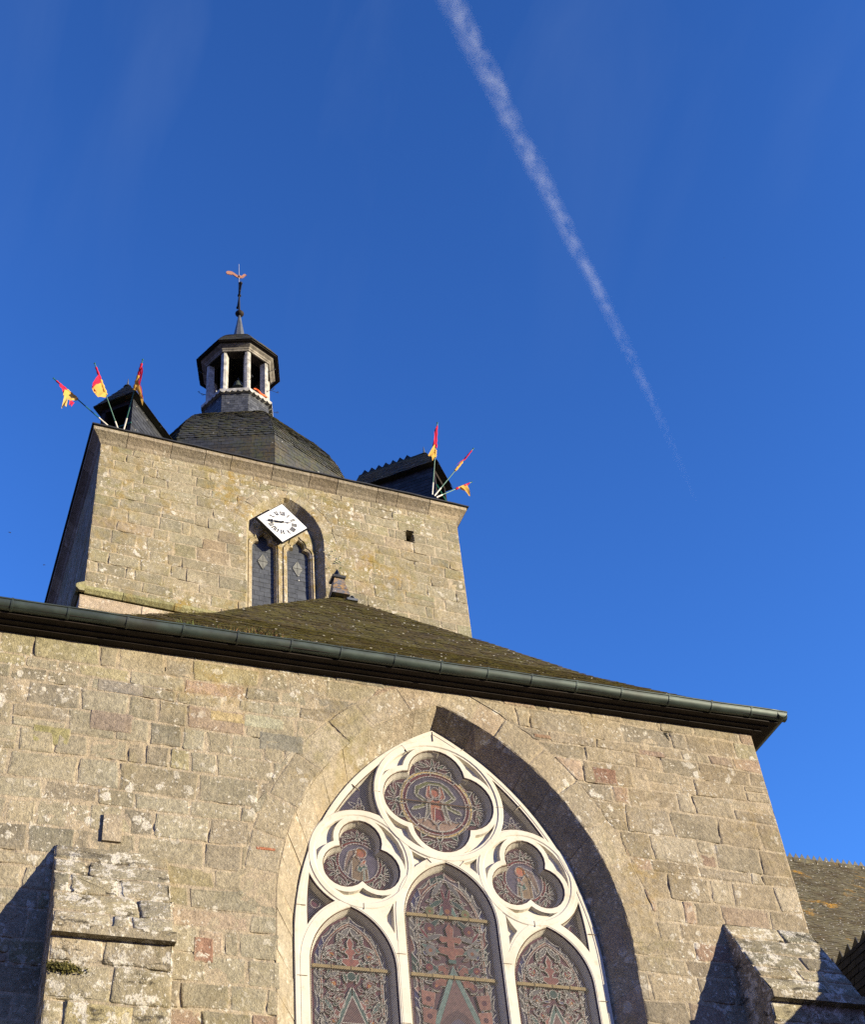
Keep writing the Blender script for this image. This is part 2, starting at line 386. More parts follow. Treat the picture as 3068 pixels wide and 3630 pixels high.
# ------------------------------------------------------------------ masonry
def stone(mb, P, fmap, col, rng, rise=0.007, jit=0.003, deep=0.035, ins=(0.007, 0.022), smear=0.8, wob=0.010):
    P = ccw(P)
    if area(P) < 0.006: return
    xs = [p[0] for p in P]; zs = [p[1] for p in P]
    mn = min(max(xs)-min(xs), max(zs)-min(zs)); k = min(1.0, mn/0.22)
    rise *= rng.uniform(0.3, 1.4)
    cx, cz = sum(xs)/len(xs), sum(zs)/len(zs)
    sd = rng.uniform(0, 50)
    if jit > .002:      # uneven, hand-cut edges
        Q = []
        for x, z in P:
            n1 = noise.noise(Vector((x*5, z*5, sd))); n2 = noise.noise(Vector((x*17, z*17, sd)))
            l = math.hypot(x-cx, z-cz) or 1; w = (n1*wob + n2*wob*.5 - wob*.3)*k
            Q.append((x + (x-cx)/l*w + rng.uniform(-jit, jit)*.5, z + (z-cz)/l*w + rng.uniform(-jit, jit)*.5))
        P = Q
    A = inset(P, ins[0]*k); B = inset(P, ins[1]*k)
    tx, tz = rng.uniform(-.007, .007), rng.uniform(-.007, .007)
    def dd(p, h): return h + tx*(p[0]-cx) + tz*(p[1]-cz)
    rows = [[fmap(x, z, -deep) for x, z in P], [fmap(x, z, rng.uniform(-.002, .002)) for x, z in P],
            [fmap(p[0], p[1], dd(p, rise*0.7)) for p in A], [fmap(p[0], p[1], dd(p, rise)+rng.uniform(-.002, .002)) for p in B]]
    i0 = len(mb.v); n = len(P)
    for ri, (r, sh) in enumerate(zip(rows, (0.75, 1.0, 1.0, 1.0))):
        for q, p in enumerate(r):
            j = rng.uniform(0.94, 1.06)
            x, z = P[q]
            m = max(0.0, min(1.0, (noise.noise(Vector((x*3.3, z*3.3, 4.4))) + .6*noise.noise(Vector((x*11, z*11, 2.2))) + .12)*2.6))*smear*(0.4, 1.0, .85, .25)[ri] if smear else 0
            c = tuple(a*(1-m)+b_*m for a, b_ in zip(col, MORT))
            mb.vert(p, (c[0]*j*sh, c[1]*j*sh, c[2]*j*sh))
    for a in range(3):
        for q in range(n):
            mb.f.append([i0+a*n+q, i0+a*n+(q+1) % n, i0+(a+1)*n+(q+1) % n, i0+(a+1)*n+q])
    mb.f.append([i0+3*n+q for q in range(n)])

def courses(rng, u0, u1, z0, z1, hr=(0.22, 0.38), wr=(0.3, 0.85), step=0.07, gap=0.008, wave=0.012, split=0.12):
    """irregular coursed masonry: yields outlines"""
    zb = [z0]
    while zb[-1] < z1 - hr[0]*0.8: zb.append(zb[-1] + rng.uniform(*hr))
    k = (z1 - z0)/(zb[-1]-z0); zb = [z0 + (z-z0)*k for z in zb]
    wv = []
    for i, z in enumerate(zb):
        am = 0 if i in (0, len(zb)-1) else wave
        ph = [rng.uniform(0, 6.3) for _ in range(3)]; fr = [rng.uniform(.3, .6), rng.uniform(.9, 1.6), rng.uniform(2.5, 4)]
        wv.append((z, am, ph, fr))
    def zz(i, u):
        z, am, ph, fr = wv[i]; return z + am*(math.sin(u*fr[0]+ph[0])*1.2 + math.sin(u*fr[1]+ph[1])*.7 + math.sin(u*fr[2]+ph[2])*.35)
    prev = []
    for i in range(len(zb)-1):
        us = [u0]; h = zb[i+1]-zb[i]
        while us[-1] < u1 - wr[0]*0.7:
            w = rng.uniform(*wr) if rng.random() > 0.12 else rng.uniform(0.14, 0.24)
            nu = us[-1] + w
            for q in prev:
                if abs(q-nu) < 0.07: nu += 0.10
            us.append(min(nu, u1))
        us[-1] = u1
        if len(us) > 2 and us[-1]-us[-2] < 0.12: us.pop(-2)
        prev = us[1:-1]
        for a, b in zip(us[:-1], us[1:]):
            ta, tb = (0 if a == u0 else rng.uniform(-.015, .015)), (0 if b == u1 else rng.uniform(-.015, .015))
            parts = [(0, 1)]
            if h > 0.27 and rng.random() < split:
                s = rng.uniform(.35, .65); parts = [(0, s), (s, 1)]
            for p0, p1 in parts:
                g = gap*rng.uniform(.5, 1.4); cr = rng.uniform(.004, .018)
                al, bl = a + (g if a != u0 else 0), b - (g if b != u1 else 0)
                lo = lambda u: zz(i, u)*(1-p0) + zz(i+1, u)*p0 + g
                hi = lambda u: zz(i, u)*(1-p1) + zz(i+1, u)*p1 - g
                n = max(2, int((bl-al)/step)); m = max(1, int(h*(p1-p0)/step))
                O = []
                for q in range(n+1):
                    u = al+cr + (bl-al-2*cr)*q/n; O.append((u + ta*0, lo(u)))
                for q in range(m+1):
                    z = lo(bl)+cr + (hi(bl)-lo(bl)-2*cr)*q/m; O.append((bl + tb*((z-zb[i])/h-.5)*2, z))
                for q in range(n+1):
                    u = bl-cr - (bl-al-2*cr)*q/n; O.append((u, hi(u)))
                for q in range(m+1):
                    z = hi(al)-cr - (hi(al)-lo(al)-2*cr)*q/m; O.append((al + ta*((z-zb[i])/h-.5)*2, z))
                yield O

def mortar(mb, fmap, u0, u1, z0, z1, res, push, col, rng, open_=0.018, hole=None):
    nu = max(1, int((u1-u0)/res)); nz = max(1, int((z1-z0)/res)); sd = rng.uniform(0, 99)
    idx = {}; ins = {}
    for i in range(nu+1):
        for j in range(nz+1):
            u = u0+(u1-u0)*i/nu; z = z0+(z1-z0)*j/nz
            u2, z2 = push(u, z); ins[i, j] = (abs(u2-u)+abs(z2-z)) > 1e-9
            n1 = noise.noise(Vector((u*2.1, z*2.1, sd))); n2 = noise.noise(Vector((u*9, z*9, sd+7)))
            d = 0.002 + 0.004*n2 - open_*max(0.0, min(1.0, (n1*1.0 + n2*.7 - 0.34)*4))
            w = 1.0 + .12*n2
            idx[i, j] = (Vector(fmap(u2, z2, d)), (col[0]*w, col[1]*w, col[2]*w))
    vid = {}
    for i in range(nu):
        for j in range(nz):
            q = [(i, j), (i+1, j), (i+1, j+1), (i, j+1)]
            if all(ins[k] for k in q): continue
            if hole:
                uc, zc = u0+(u1-u0)*(i+.5)/nu, z0+(z1-z0)*(j+.5)/nz
                if hole[0]-.03 < uc < hole[1]+.03 and hole[2]-.03 < zc < hole[3]+.03: continue
            f = []
            for k in q:
                if k not in vid: vid[k] = mb.vert(*idx[k])
                f.append(vid[k])
            mb.f.append(f)

def mixc(a, b, t): return tuple(x+(y-x)*t for x, y in zip(a, b))
def pal(rng, base, opts):
    """base colour with occasional odd stones"""
    x = rng.random(); acc = 0
    for p, c in opts:
        acc += p
        if x < acc: base = c; break
    g = rng.uniform(0.80, 1.15); t = rng.uniform(-.03, .03)
    return (base[0]*g*(1+t), base[1]*g, base[2]*g*(1-t))

GRAN = (0.262, 0.229, 0.154)
def col_transept(u, z, rng):
    if u < 4.5:
        return pal(rng, GRAN, [(.10, (0.235, 0.202, 0.143)), (.10, (0.265, 0.231, 0.130)), (.08, (0.239, 0.214, 0.151)), (.06, (0.302, 0.227, 0.155)), (.05, (0.336, 0.294, 0.210)), (.010, (0.270, 0.190, 0.130))])
    return pal(rng, (0.276, 0.227, 0.150), [(.12, (0.235, 0.197, 0.139)), (.14, (0.294, 0.218, 0.151)), (.06, (0.260, 0.223, 0.134)), (.018, (0.235, 0.160, 0.110)), (.06, (0.328, 0.277, 0.193))])
def col_tower(u, z, rng):
    return pal(rng, (0.248, 0.216, 0.141), [(.12, (0.225, 0.204, 0.121)), (.10, (0.270, 0.232, 0.151)), (.08, (0.257, 0.204, 0.132)), (.08, (0.234, 0.209, 0.141))])
MORT = (0.340, 0.278, 0.188)
nopush = lambda u, z: (u, z)

def masonry(name, mat, parent, panels):
    """panels: dicts with map, range and options; all stones of one wall are ONE mesh"""
    mb = MB()
    for p in panels:
        rng = random.Random(p['seed']); push = p.get('push', nopush); fm = p['map']; u0, u1, z0, z1 = p['r']
        mortar(mb, fm, u0, u1, z0, z1, p.get('res', 0.06), push, p.get('mort', MORT), rng, p.get('open', 0.028))
        for O in courses(rng, u0, u1, z0, z1, p.get('h', (.22, .38)), p.get('w', (.3, .85)), p.get('step', .07), p.get('gap', .008), p.get('wave', .012), p.get('split', .12)):
            cx = sum(q[0] for q in O)/len(O); cz = sum(q[1] for q in O)/len(O)
            moved = [push(*q) for q in O]
            k = sum(1 for a, b in zip(O, moved) if abs(a[0]-b[0])+abs(a[1]-b[1]) > 1e-9)
            if k == len(O): continue
            stone(mb, moved, fm, p['col'](cx, cz, rng), rng, p.get('rise', .009), p.get('jit', .004) if k == 0 else .001)
        for O in p.get('extra', []):
            stone(mb, O, fm, p['col'](O[0][0], O[0][1], rng), rng, p.get('rise', .009), .003)
    return mb.build(name, mat, parent, smooth=True)

def voussoirs(rng, ax, a, c, zs, th, n, gap=0.007, keystone=True):
    """blocks of the arch ring above the springing"""
    out = []
    for sg in (1, -1):
        r = a + c; top = math.acos(c/r)
        cuts = [0.0]
        for k in range(n): cuts.append(cuts[-1] + rng.uniform(.75, 1.25))
        cuts = [x/cuts[-1]*top for x in cuts]
        for t0, t1 in zip(cuts[:-1], cuts[1:]):
            g = gap/r; R = r + th - .004 - rng.uniform(0, .025)
            m = 5; O = []
            for k in range(m+1):
                t = t0+g+(t1-t0-2*g)*k/m; O.append((r*math.cos(t)-c, zs+r*math.sin(t)))
            for k in range(1, 3): 
                t = t1-g; q = r+(R-r)*k/3; O.append((q*math.cos(t)-c, zs+q*math.sin(t)))
            for k in range(m+1):
                t = t1-g-(t1-t0-2*g)*k/m; O.append((R*math.cos(t)-c, zs+R*math.sin(t)))
            for k in range(1, 3):
                t = t0+g; q = R-(R-r)*k/3; O.append((q*math.cos(t)-c, zs+q*math.sin(t)))
            O = [(max(x, .004), z) for x, z in O]
            out.append([(ax+sg*x, z) for x, z in O])
    return out

# ------------------------------------------------------------------ slates
def slates(mb, fmap, srange, t0, t1, expo, width, rng, colf, shape='rect', thick=0.007, lift=0.012):
    rows = int(math.ceil((t1-t0)/expo))
    for i in range(rows):
        t = t0 + i*expo; tm = min(t+expo*.5, t1)
        sa, sb = srange(tm)
        if sb - sa < .02: continue
        s = math.floor(sa/width)*width - (width*.5 if i % 2 else 0) + rng.uniform(-.02, .02)
        while s < sb:
            w = width*rng.uniform(.93, 1.07); a, b = s, s + w - .004
            s += w
            if b < sa or a > sb: continue
            tb = t + rng.uniform(-.006, .006); tt = min(t + expo*1.5, t1 + .01)
            if shape == 'rect': low = [(a, tb), (b, tb)]
            else:
                m = (a+b)/2; h = (b-a)/2
                low = [(a, tb+expo*.45), (a+h*.12, tb+expo*.2), (a+h*.45, tb+.012), (m, tb), (b-h*.45, tb+.012), (b-h*.12, tb+expo*.2), (b, tb+expo*.45)]
            l0 = lift*rng.uniform(.75, 1.35); tw = rng.uniform(-.003, .003)
            def D(x, y): return l0*(1-(y-t)/(expo*1.5)) + .002 + tw*(x-a)/w
            top = low + [(b, tt), (a, tt)]
            cl = lambda x, y: (max(srange(y)[0], min(srange(y)[1], x)), y)
            top = [cl(x, y) for x, y in top]
            c = colf(rng)
            i0 = len(mb.v)
            for x, y in top: mb.vert(fmap(x, y, D(x, y)), c)
            n = len(low)
            for x, y in top[:n]: mb.vert(fmap(x, y, D(x, y)-thick), mixc(c, (0, 0, 0), .4))
            N = len(top); mb.f.append([i0+k for k in range(N)])
            for k in range(n-1): mb.f.append([i0+N+k, i0+N+k+1, i0+k+1, i0+k])
def slate_col(rng): 
    g = rng.uniform(.65, 1.4); return (.034*g, .036*g, .040*g)
def slate_col_brown(rng):
    g = rng.uniform(.6, 1.4); t = rng.random(); return (.040*g+.010*t, .035*g+.004*t, .026*g)
def teeth(mb, p0, p1, up, thick, pitch, h, c=(.06, .06, .066), saw=False):
    """row of pointed slates standing along a ridge"""
    p0, p1, up, thick = Vector(p0), Vector(p1), Vector(up), Vector(thick); d = p1-p0; n = max(1, int(d.length/pitch)); e = d/n
    for k in range(n):
        a = p0+e*k; b = a+e*.98; m = a+e*(.5 if not saw else .12)+up*h; base = -up*.05
        F = [a+base, b+base, b, m, a]
        mb.f.append([mb.vert(q, c) for q in F]); mb.f.append([mb.vert(q+thick, c) for q in reversed(F)])
        for x, y in ((b, m), (m, a), (a+base, a), (b, b+base)): mb.face([x, y, y+thick, x+thick], c)

# ================================================================== GROUND
mb = MB(); mb.face([(-400, -300, -1.65), (400, -300, -1.65), (400, 500, -1.65), (-400, 500, -1.65)])
tag(mb.build('ground', M['ground']), kind='structure')
GZ = -1.65

# ================================================================== TRANSEPT
YW = 12.0
AX = 5.375                          # axis of the great window
ARCH = (AX, 1.95, 1.00, 6.85, 1.6)  # arch on the wall face: axis, half width, centre offset, springing, sill
FRAME = (AX, 1.70, 1.395, 6.68, 1.6)
YF = 12.25                          # face of the white tracery
HIP_L, HIP_R = 1.33, 9.95           # eave corners of the hipped roof
def zg(x): return 9.862 + .0205*(x - .4)   # rim of the gutter

TR = thing('church_transept', (5.5, 12.0, GZ), 'granite church wall with great white traceried window under a hipped slate roof', 'building')
fW = lambda u, z, d: (u, YW - d, z)
RING = .36
PLQ = (1.66, 1.96, 7.33, 7.70)
def rect_push(R):
    def f(u, z):
        x0, x1, z0, z1 = R
        if x0 < u < x1 and z0 < z < z1:
            o = [(u-x0, (x0, z)), (x1-u, (x1, z)), (z-z0, (u, z0)), (z1-z, (u, z1))]
            return min(o)[1]
        return u, z
    return f
_pl = rect_push(PLQ)
HOLES_W = [(.905, .955, 9.56, 9.60), (2.16, 2.215, 9.52, 9.575), (3.55, 3.60, 9.40, 9.45), (8.32, 8.40, 9.62, 9.74), (7.28, 7.34, 9.70, 9.76)]
_hw = [rect_push(r) for r in HOLES_W]
def pushW(u, z):
    u, z = push_arch(u, z, *ARCH, RING)
    u, z = _pl(u, z)
    for h in _hw: u, z = h(u, z)
    return u, z
def push_mort(u, z):
    u, z = push_arch(u, z, *ARCH, 0.0)
    return u, z
_r0 = random.Random(5)
VOU = voussoirs(_r0, *ARCH[:4], RING, 8)
wall_panels = [
    dict(map=fW, r=(-4.0, 9.63, 4.2, 9.93), seed=11, push=pushW, col=col_transept, extra=[], h=(.17, .33), w=(.2, .72), split=.14, rise=.008, jit=.006, wave=.022),
    dict(map=fW, r=(-4.0, 9.63, GZ, 4.2), seed=12, push=pushW, col=col_transept, res=.12, step=.12, h=(.28, .42), w=(.4, .95)),
    dict(map=lambda u, z, d: (9.63+d, YW+u, z), r=(0, 7.0, GZ, 9.93), seed=13, col=col_transept, res=.12, step=.1, h=(.25, .38)),
]
ODD = [(3.219, 3.419, 7.462, 7.497, (0.36, 0.13, 0.06)), (2.624, 2.811, 6.214, 6.466, (0.24, 0.13, 0.085)), (1.483, 1.558, 7.672, 7.713, (0.34, 0.2, 0.1)), (7.242, 7.552, 8.845, 9.068, (0.2, 0.11, 0.075)), (6.551, 6.768, 9.37, 9.423, (0.25, 0.15, 0.09)), (2.713, 3.087, 8.965, 9.092, (0.36, 0.275, 0.13)), (3.086, 3.527, 8.951, 9.106, (0.33, 0.315, 0.215)), (0.911, 1.289, 8.386, 8.611, (0.235, 0.215, 0.085)), (7.919, 8.276, 9.349, 9.423, (0.24, 0.17, 0.12)), (3.257, 3.736, 8.679, 8.906, (0.205, 0.19, 0.145)), (1.509, 2.222, 9.141, 9.291, (0.2, 0.18, 0.15)), (1.463, 1.902, 8.636, 8.884, (0.235, 0.185, 0.14))]   # reddish, ochre and grey stones let into the coursing
# masonry() uses one push for mortar and stones: mortar goes right up to the arch
def masonry_wall():
    mb = MB()
    for p in wall_panels:
        rng = random.Random(p['seed']); fm = p['map']; u0, u1, z0, z1 = p['r']; push = p.get('push', nopush)
        mortar(mb, fm, u0, u1, z0, z1, p.get('res', .06), push_mort if 'push' in p else nopush, MORT, rng)
        for O in courses(rng, u0, u1, z0, z1, p['h'], p.get('w', (.3, .85)), p.get('step', .07), .009, p.get('wave', .012), p.get('split', .12)):
            mv = [push(*q) for q in O]
            k = sum(1 for a, b in zip(O, mv) if abs(a[0]-b[0])+abs(a[1]-b[1]) > 1e-9)
            if k == len(O): continue
            cx = sum(q[0] for q in O)/len(O); cz = sum(q[1] for q in O)/len(O)
            stone(mb, mv, fm, p['col'](cx, cz, rng), rng, p.get('rise', .009), p.get('jit', .004) if k == 0 else .001)
    rng = random.Random(77)
    for x0, x1, z0, z1, c in ODD: 
        n = 7; O = [(x0+(x1-x0)*k/n, z0) for k in range(n)] + [(x1, z0+(z1-z0)*k/4) for k in range(4)] + [(x1-(x1-x0)*k/n, z1) for k in range(n)] + [(x0, z1-(z1-z0)*k/4) for k in range(4)]
        stone(mb, O, lambda u, z, d: (u, YW-d-.004, z), c, rng, .007, .005)
    for O in VOU: stone(mb, O, fW, mixc(col_transept(O[0][0], O[0][1], rng), (.36, .30, .20), .5), rng, .006, .004)
    # splayed jambs and soffit of the window opening, in blocks
    outer = arch_line(*ARCH, n=16); inner = arch_line(*FRAME, n=16)
    def pt(s, t, d):
        s = max(0.0, min(s, len(outer)-1.001)); i = int(s); f = s - i
        o = Vector((outer[i][0]*(1-f)+outer[i+1][0]*f, YW, outer[i][1]*(1-f)+outer[i+1][1]*f))
        q = Vector((inner[i][0]*(1-f)+inner[i+1][0]*f, YF+.03, inner[i][1]*(1-f)+inner[i+1][1]*f))
        p = o.lerp(q, t); n = Vector((AX, YW, 6.6)) - p; n.y = 0; n = (n.normalized()*.7 + Vector((0, -.7, 0)))
        return p + n*d
    N = len(outer)-1
    rows = [[pt(k*N/120, t, -.002+.002*random.Random(k*7+int(t*9)).random()) for k in range(121)] for t in (-.02, .33, .66, 1.0)]
    mb.loft(rows, closed=False, c=MORT)
    cuts = []
    for j in range(12): cuts.append(j/12)
    for a, b in zip(cuts, cuts[1:]+[1.0]):
        cuts2 = (a, b)
        stone(mb, [(cuts2[0]+.0015+(b-a-.003)*k/2, 0.01) for k in range(3)] + [(b-.0015, .5)] + [(b-.0015-(b-a-.003)*k/2, .97) for k in range(3)] + [(a+.0015, .5)], pt, mixc(col_transept(6, 6, rng), (.34, .28, .19), .4), rng, .002, 0, .006, (.0, .0), smear=.6)
    n_arc = N - 2
    for k in range(1, N-1):
        if k == N//2: pass
    kk = 1.0
    while kk < N-1:
        w = rng.uniform(1.2, 2.0); b = min(kk+w, N-1)
        if kk < N/2 < b: b = N/2
        jn = .02 if kk < N/2 else .008
        O = [(kk+jn+(b-kk-2*jn)*q/5, .0) for q in range(6)] + [(b-jn-(b-kk-2*jn)*q/5, .97) for q in range(6)]
        stone(mb, O, pt, mixc(col_transept(6, 6, rng), (.28, .23, .155) if kk < N/2 else (.30, .255, .185), .5 if kk < N/2 else .8), rng, .003, 0, .006, (.0, .0), smear=.6)
        kk = b
    for j in range(12):
        a, b = N-1 + j/12, N-1+(j+1)/12
        stone(mb, [(a+.0015+(b-a-.003)*k/2, 0.01) for k in range(3)] + [(b-.0015-(b-a-.003)*k/2, .97) for k in range(3)], pt, mixc(col_transept(3, 6, rng), (.30, .255, .185), .8), rng, .002, 0, .006, (.0, .0), smear=.6)
    # putlog holes: flush boxes, the shade inside put into their dark colour
    for x0, x1, z0, z1 in HOLES_W:
        mb.abox(x0, x1, YW-.002, YW+.006, z0, z1, (.02, .018, .015))
    # dressed panel
    x0, x1, z0, z1 = PLQ
    mb.abox(x0+.008, x1-.008, YW-.004, YW+.05, z0+.008, z1-.008, (.30, .25, .18))
    mb.abox(x0+.03, x1-.085, YW-.034, YW-.0045, z0+.03, z1-.045, (.31, .26, .185))
    return mb.build('wall', M['wall'], TR, smooth=False)
wall = masonry_wall()

# ---- buttresses
def buttress(x0, x1, name, seed, zt, zl, yl, yf):
    """x range, height of the top against the wall, lower edge of the slope (zl, yl), front face yf"""
    S0 = Vector((0, YW, zt)); S1 = Vector((0, yl, zl)); sl = (S0-S1).length; e = (S0-S1)/sl; nrm = Vector((0, -e.z, e.y))
    fs = lambda u, t, d: Vector((u, 0, 0)) + S1 + e*t + nrm*d
    ff = lambda u, z, d: (u, yf-d, z)
    # sides run from the front face back to the wall, cut by the slope
    def side(x, sg):
        def cut(y, z): return y, z
        def f(y, z, d): return (x+sg*d, y, z)
        return f
    def pushside(y, z):
        zmax = zl + (y-yl)*(zt-zl)/(YW-yl)
        return (y, min(z, zmax))
    cB = lambda u, z, r: pal(r, (.29, .25, .16), [(.2, (.25, .215, .15)), (.15, (.30, .26, .14)), (.1, (.34, .28, .19))])
    cS = lambda u, z, r: pal(r, (.24, .21, .14), [(.3, (.20, .18, .12)), (.2, (.27, .23, .14))])
    P = [dict(map=fs, r=(x0, x1, 0, sl), seed=seed, col=cS, h=(.2, .3), w=(.4, .9), rise=.016, jit=.009, gap=.010),
         dict(map=ff, r=(x0, x1, 3.4, zl-.03), seed=seed+1, col=cB, h=(.24, .36), w=(.3, .75), rise=.014, jit=.007),
         dict(map=ff, r=(x0, x1, GZ, 3.4), seed=seed+2, col=cB, h=(.28, .4), res=.12),
         dict(map=side(x0, -1), r=(yf, YW, 3.4, zl), seed=seed+3, col=cB, h=(.24, .36), w=(.25, .5)),
         dict(map=side(x0, -1), r=(yf, YW, GZ, 3.4), seed=seed+4, col=cB, res=.12),
         dict(map=side(x1, 1), r=(yf, YW, GZ, zl), seed=seed+5, col=cB, res=.12)]
    mb = MB()
    o = masonry(name, M['buttress'], TR, P)
    # triangular cheeks under the slope, drip edge
    m2 = MB()
    for x, sg in ((x0, -1), (x1, 1)):
        m2.face([(x, YW, zl-.01), (x, YW, zt), (x, yl, zl-.01)][::sg], (.24, .20, .14))
    m2.abox(x0-.006, x1+.006, yl-.045, yf+.03, zl-.085, zl+.004, (.25, .21, .14))
    q = m2.build('drip_course', M['buttress'], o)
    return o
b1 = buttress(1.26, 2.33, 'buttress', 31, 7.27, 6.15, 11.42, 11.47)
b2 = buttress(8.50, 9.632, 'buttress', 41, 7.20, 6.17, 11.45, 11.52)

# ---- hipped slate roof (bell-cast at the eaves)
PROF = [(0.0, -.02), (.55, .50), (1.66, 1.62), (2.6, 2.74), (4.31, 4.70)]
def prof(d):
    for (a, za), (b, zb) in zip(PROF[:-1], PROF[1:]):
        if d <= b: return za + (zb-za)*(d-a)/(b-a)
    return PROF[-1][1]
# arc length table
TL = [0.0]
for (a, za), (b, zb) in zip(PROF[:-1], PROF[1:]): TL.append(TL[-1] + math.hypot(b-a, zb-za))
def t2d(t):
    for k in range(len(TL)-1):
        if t <= TL[k+1]: return PROF[k][0] + (PROF[k+1][0]-PROF[k][0])*(t-TL[k])/(TL[k+1]-TL[k])
    return PROF[-1][0] + (t-TL[-1])*.6
def rz(x, d): return 10.0 + prof(d) + .0205*(x-5.5)*max(0, 1-d/1.5)
YE = 11.70
def fRoof(s, t, d):
    dd = t2d(t); z = rz(s, dd)
    return (s, YE + dd - d*.75, z + d*.66)
def fRoofR(s, t, d):     # slope facing +X ; s along +Y from the corner
    dd = t2d(t); return (HIP_R - dd + d*.75, YE + s, rz(HIP_R, dd) + d*.66)
def fRoofL(s, t, d):
    dd = t2d(t); return (HIP_L + dd - d*.75, YE + s, rz(HIP_L, dd) + d*.66)
mb = MB(); rng = random.Random(3)
TT = TL[-1]
slates(mb, fRoof, lambda t: (HIP_L + t2d(t) - .01, HIP_R - t2d(t) + .01), .06, TT, .105, .20, rng, slate_col_brown)
slates(mb, fRoofR, lambda t: (t2d(t), 7.6), .06, TT, .105, .20, rng, slate_col_brown)
slates(mb, fRoofL, lambda t: (t2d(t), 7.6), .06, TT, .105, .20, rng, slate_col_brown)
for k in range(len(PROF)-1):   # boarding under the slates
    d0, d1 = PROF[k][0], PROF[k+1][0]
    mb.face([(HIP_L+d0, YE+d0, rz(HIP_L, d0)-.01), (HIP_R-d0, YE+d0, rz(HIP_R, d0)-.01), (HIP_R-d1, YE+d1, rz(HIP_R, d1)-.01), (HIP_L+d1, YE+d1, rz(HIP_L, d1)-.01)], (.03, .03, .03))
    mb.face([(HIP_R-d0, YE+d0, rz(HIP_R, d0)-.01), (HIP_R-d0, 19.3, rz(HIP_R, d0)-.01), (HIP_R-d1, 19.3, rz(HIP_R, d1)-.01), (HIP_R-d1, YE+d1, rz(HIP_R, d1)-.01)], (.03, .03, .03))
    mb.face([(HIP_L+d0, YE+d0, rz(HIP_L, d0)-.01), (HIP_L+d0, 19.3, rz(HIP_L, d0)-.01), (HIP_L+d1, 19.3, rz(HIP_L, d1)-.01), (HIP_L+d1, YE+d1, rz(HIP_L, d1)-.01)], (.03, .03, .03))
# low roof behind the gutter left of the transept
mb.face([(-4.0, 11.7, 9.76), (HIP_L, 11.7, 9.87), (HIP_L, 18.9, 12.2), (-4.0, 18.9, 12.0)], (.05, .05, .05))
roof = mb.build('roof', M['slate_roof'], TR)

# roof finial: slated stub with lead cap and diamond spike; vent
APX, APY, APZ = 5.63, 15.98, 14.66
mb = MB()
sq = lambda r, z: [(APX-r, APY-r, APZ+z), (APX+r, APY-r, APZ+z), (APX+r, APY+r, APZ+z), (APX-r, APY+r, APZ+z)]
rr = random.Random(4)
for k in range(3):
    z0, z1 = -.02+.123*k, -.02+.123*(k+1)+.008
    mb.loft([sq(.150-.024*k, z0), sq(.118-.020*k, z1)], True, True, tuple(q*3.4 for q in slate_col(rr)))
fin = mb.build('roof_finial', M['slate_orange'], roof)
mb = MB(); mb.loft([sq(.075, .345), sq(.105, .362), sq(.115, .40), sq(.04, .395)], True, True, (.05, .05, .05)); mb.lathe((APX, APY, APZ), [(.02, .39), (.018, .43), (.058, .51), (.04, .545), (.003, .62)], 4)
mb.build('finial_spike', M['black'], roof)
mb = MB()
o = Vector((5.79, 15.78, 14.52)); rows = []
for r in (.043, .034):
    rows.append([o + Vector((r*math.cos(a), 0, .012+1.15*r*math.sin(a))) for a in [math.pi*k/10 for k in range(11)]])
R1 = rows[0]; R2 = rows[1]; bk = Vector((0, .22, .02))
mb.loft([[p+bk for p in R1], R1, R2, [p+bk for p in R2]], closed=False, c=(.3, .3, .3))
mb.abox(5.70, 5.88, 15.76, 15.95, 14.47, 14.515, (.3, .3, .3))
mb.build('vent_hood', M['lead_sheet'], roof)

# ---- timber cornice and gutter
mb = MB()
def eave_box(y0, y1, zo0, zo1, c=(1, 1, 1)):
    xa, xb = -4.0, 12.0 - y0 + 9.63
    a0, a1 = zg(xa)-.13, zg(xb)-.13
    v = [(xa, y0, a0+zo0), (xb, y0, a1+zo0), (xb, y1, a1+zo0), (xa, y1, a0+zo0), (xa, y0, a0+zo1), (xb, y0, a1+zo1), (xb, y1, a1+zo1), (xa, y1, a0+zo1)]
    i = [mb.vert(p, c) for p in v]
    for q in ((3, 2, 1, 0), (4, 5, 6, 7), (0, 1, 5, 4), (1, 2, 6, 5), (2, 3, 7, 6), (3, 0, 4, 7)): mb.f.append([i[k] for k in q])
    # return along the right-hand side
    o = 12.0 - y0; xw = 9.63; ow = max(0.0, 12.0-y1)
    mb.abox(xw+ow, xw+o, y1, 19.0, a1+zo0, a1+zo1, c)
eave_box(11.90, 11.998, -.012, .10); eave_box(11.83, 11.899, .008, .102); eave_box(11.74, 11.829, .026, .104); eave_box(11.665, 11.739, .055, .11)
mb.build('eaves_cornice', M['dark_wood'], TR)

mb = MB(); YG, RG = 11.706, .072
def gsec(x, r=RG):   # lower half round, rim bead at front
    z = zg(x) - .004
    P = [(x, YG - r*math.cos(math.pi*k/12), z - r*1.2*math.sin(math.pi*k/12)) for k in range(13)]
    return P
def gsec_c(x, r): 
    z = zg(x)-.004; return [(x, YG - r*math.cos(math.pi*k/12), z - r*1.2*math.sin(math.pi*k/12)) for k in range(13)]
XR = 9.63 + .36
xs = [-4 + (XR+4)*k/60 for k in range(61)]
wob = lambda x: .004*math.sin(x*2.1)+.003*math.sin(x*5.3+1)
mb.loft([[(p[0], p[1], p[2]+wob(x)) for p in gsec(x)] for x in xs], closed=False)
mb.loft([[(p[0], p[1], p[2]+wob(x)) for p in gsec_c(x, RG-.004)] for x in xs], closed=False)
mb.tube([(x, YG-RG-.002, zg(x)+.004+wob(x)) for x in xs], .0105, 8)
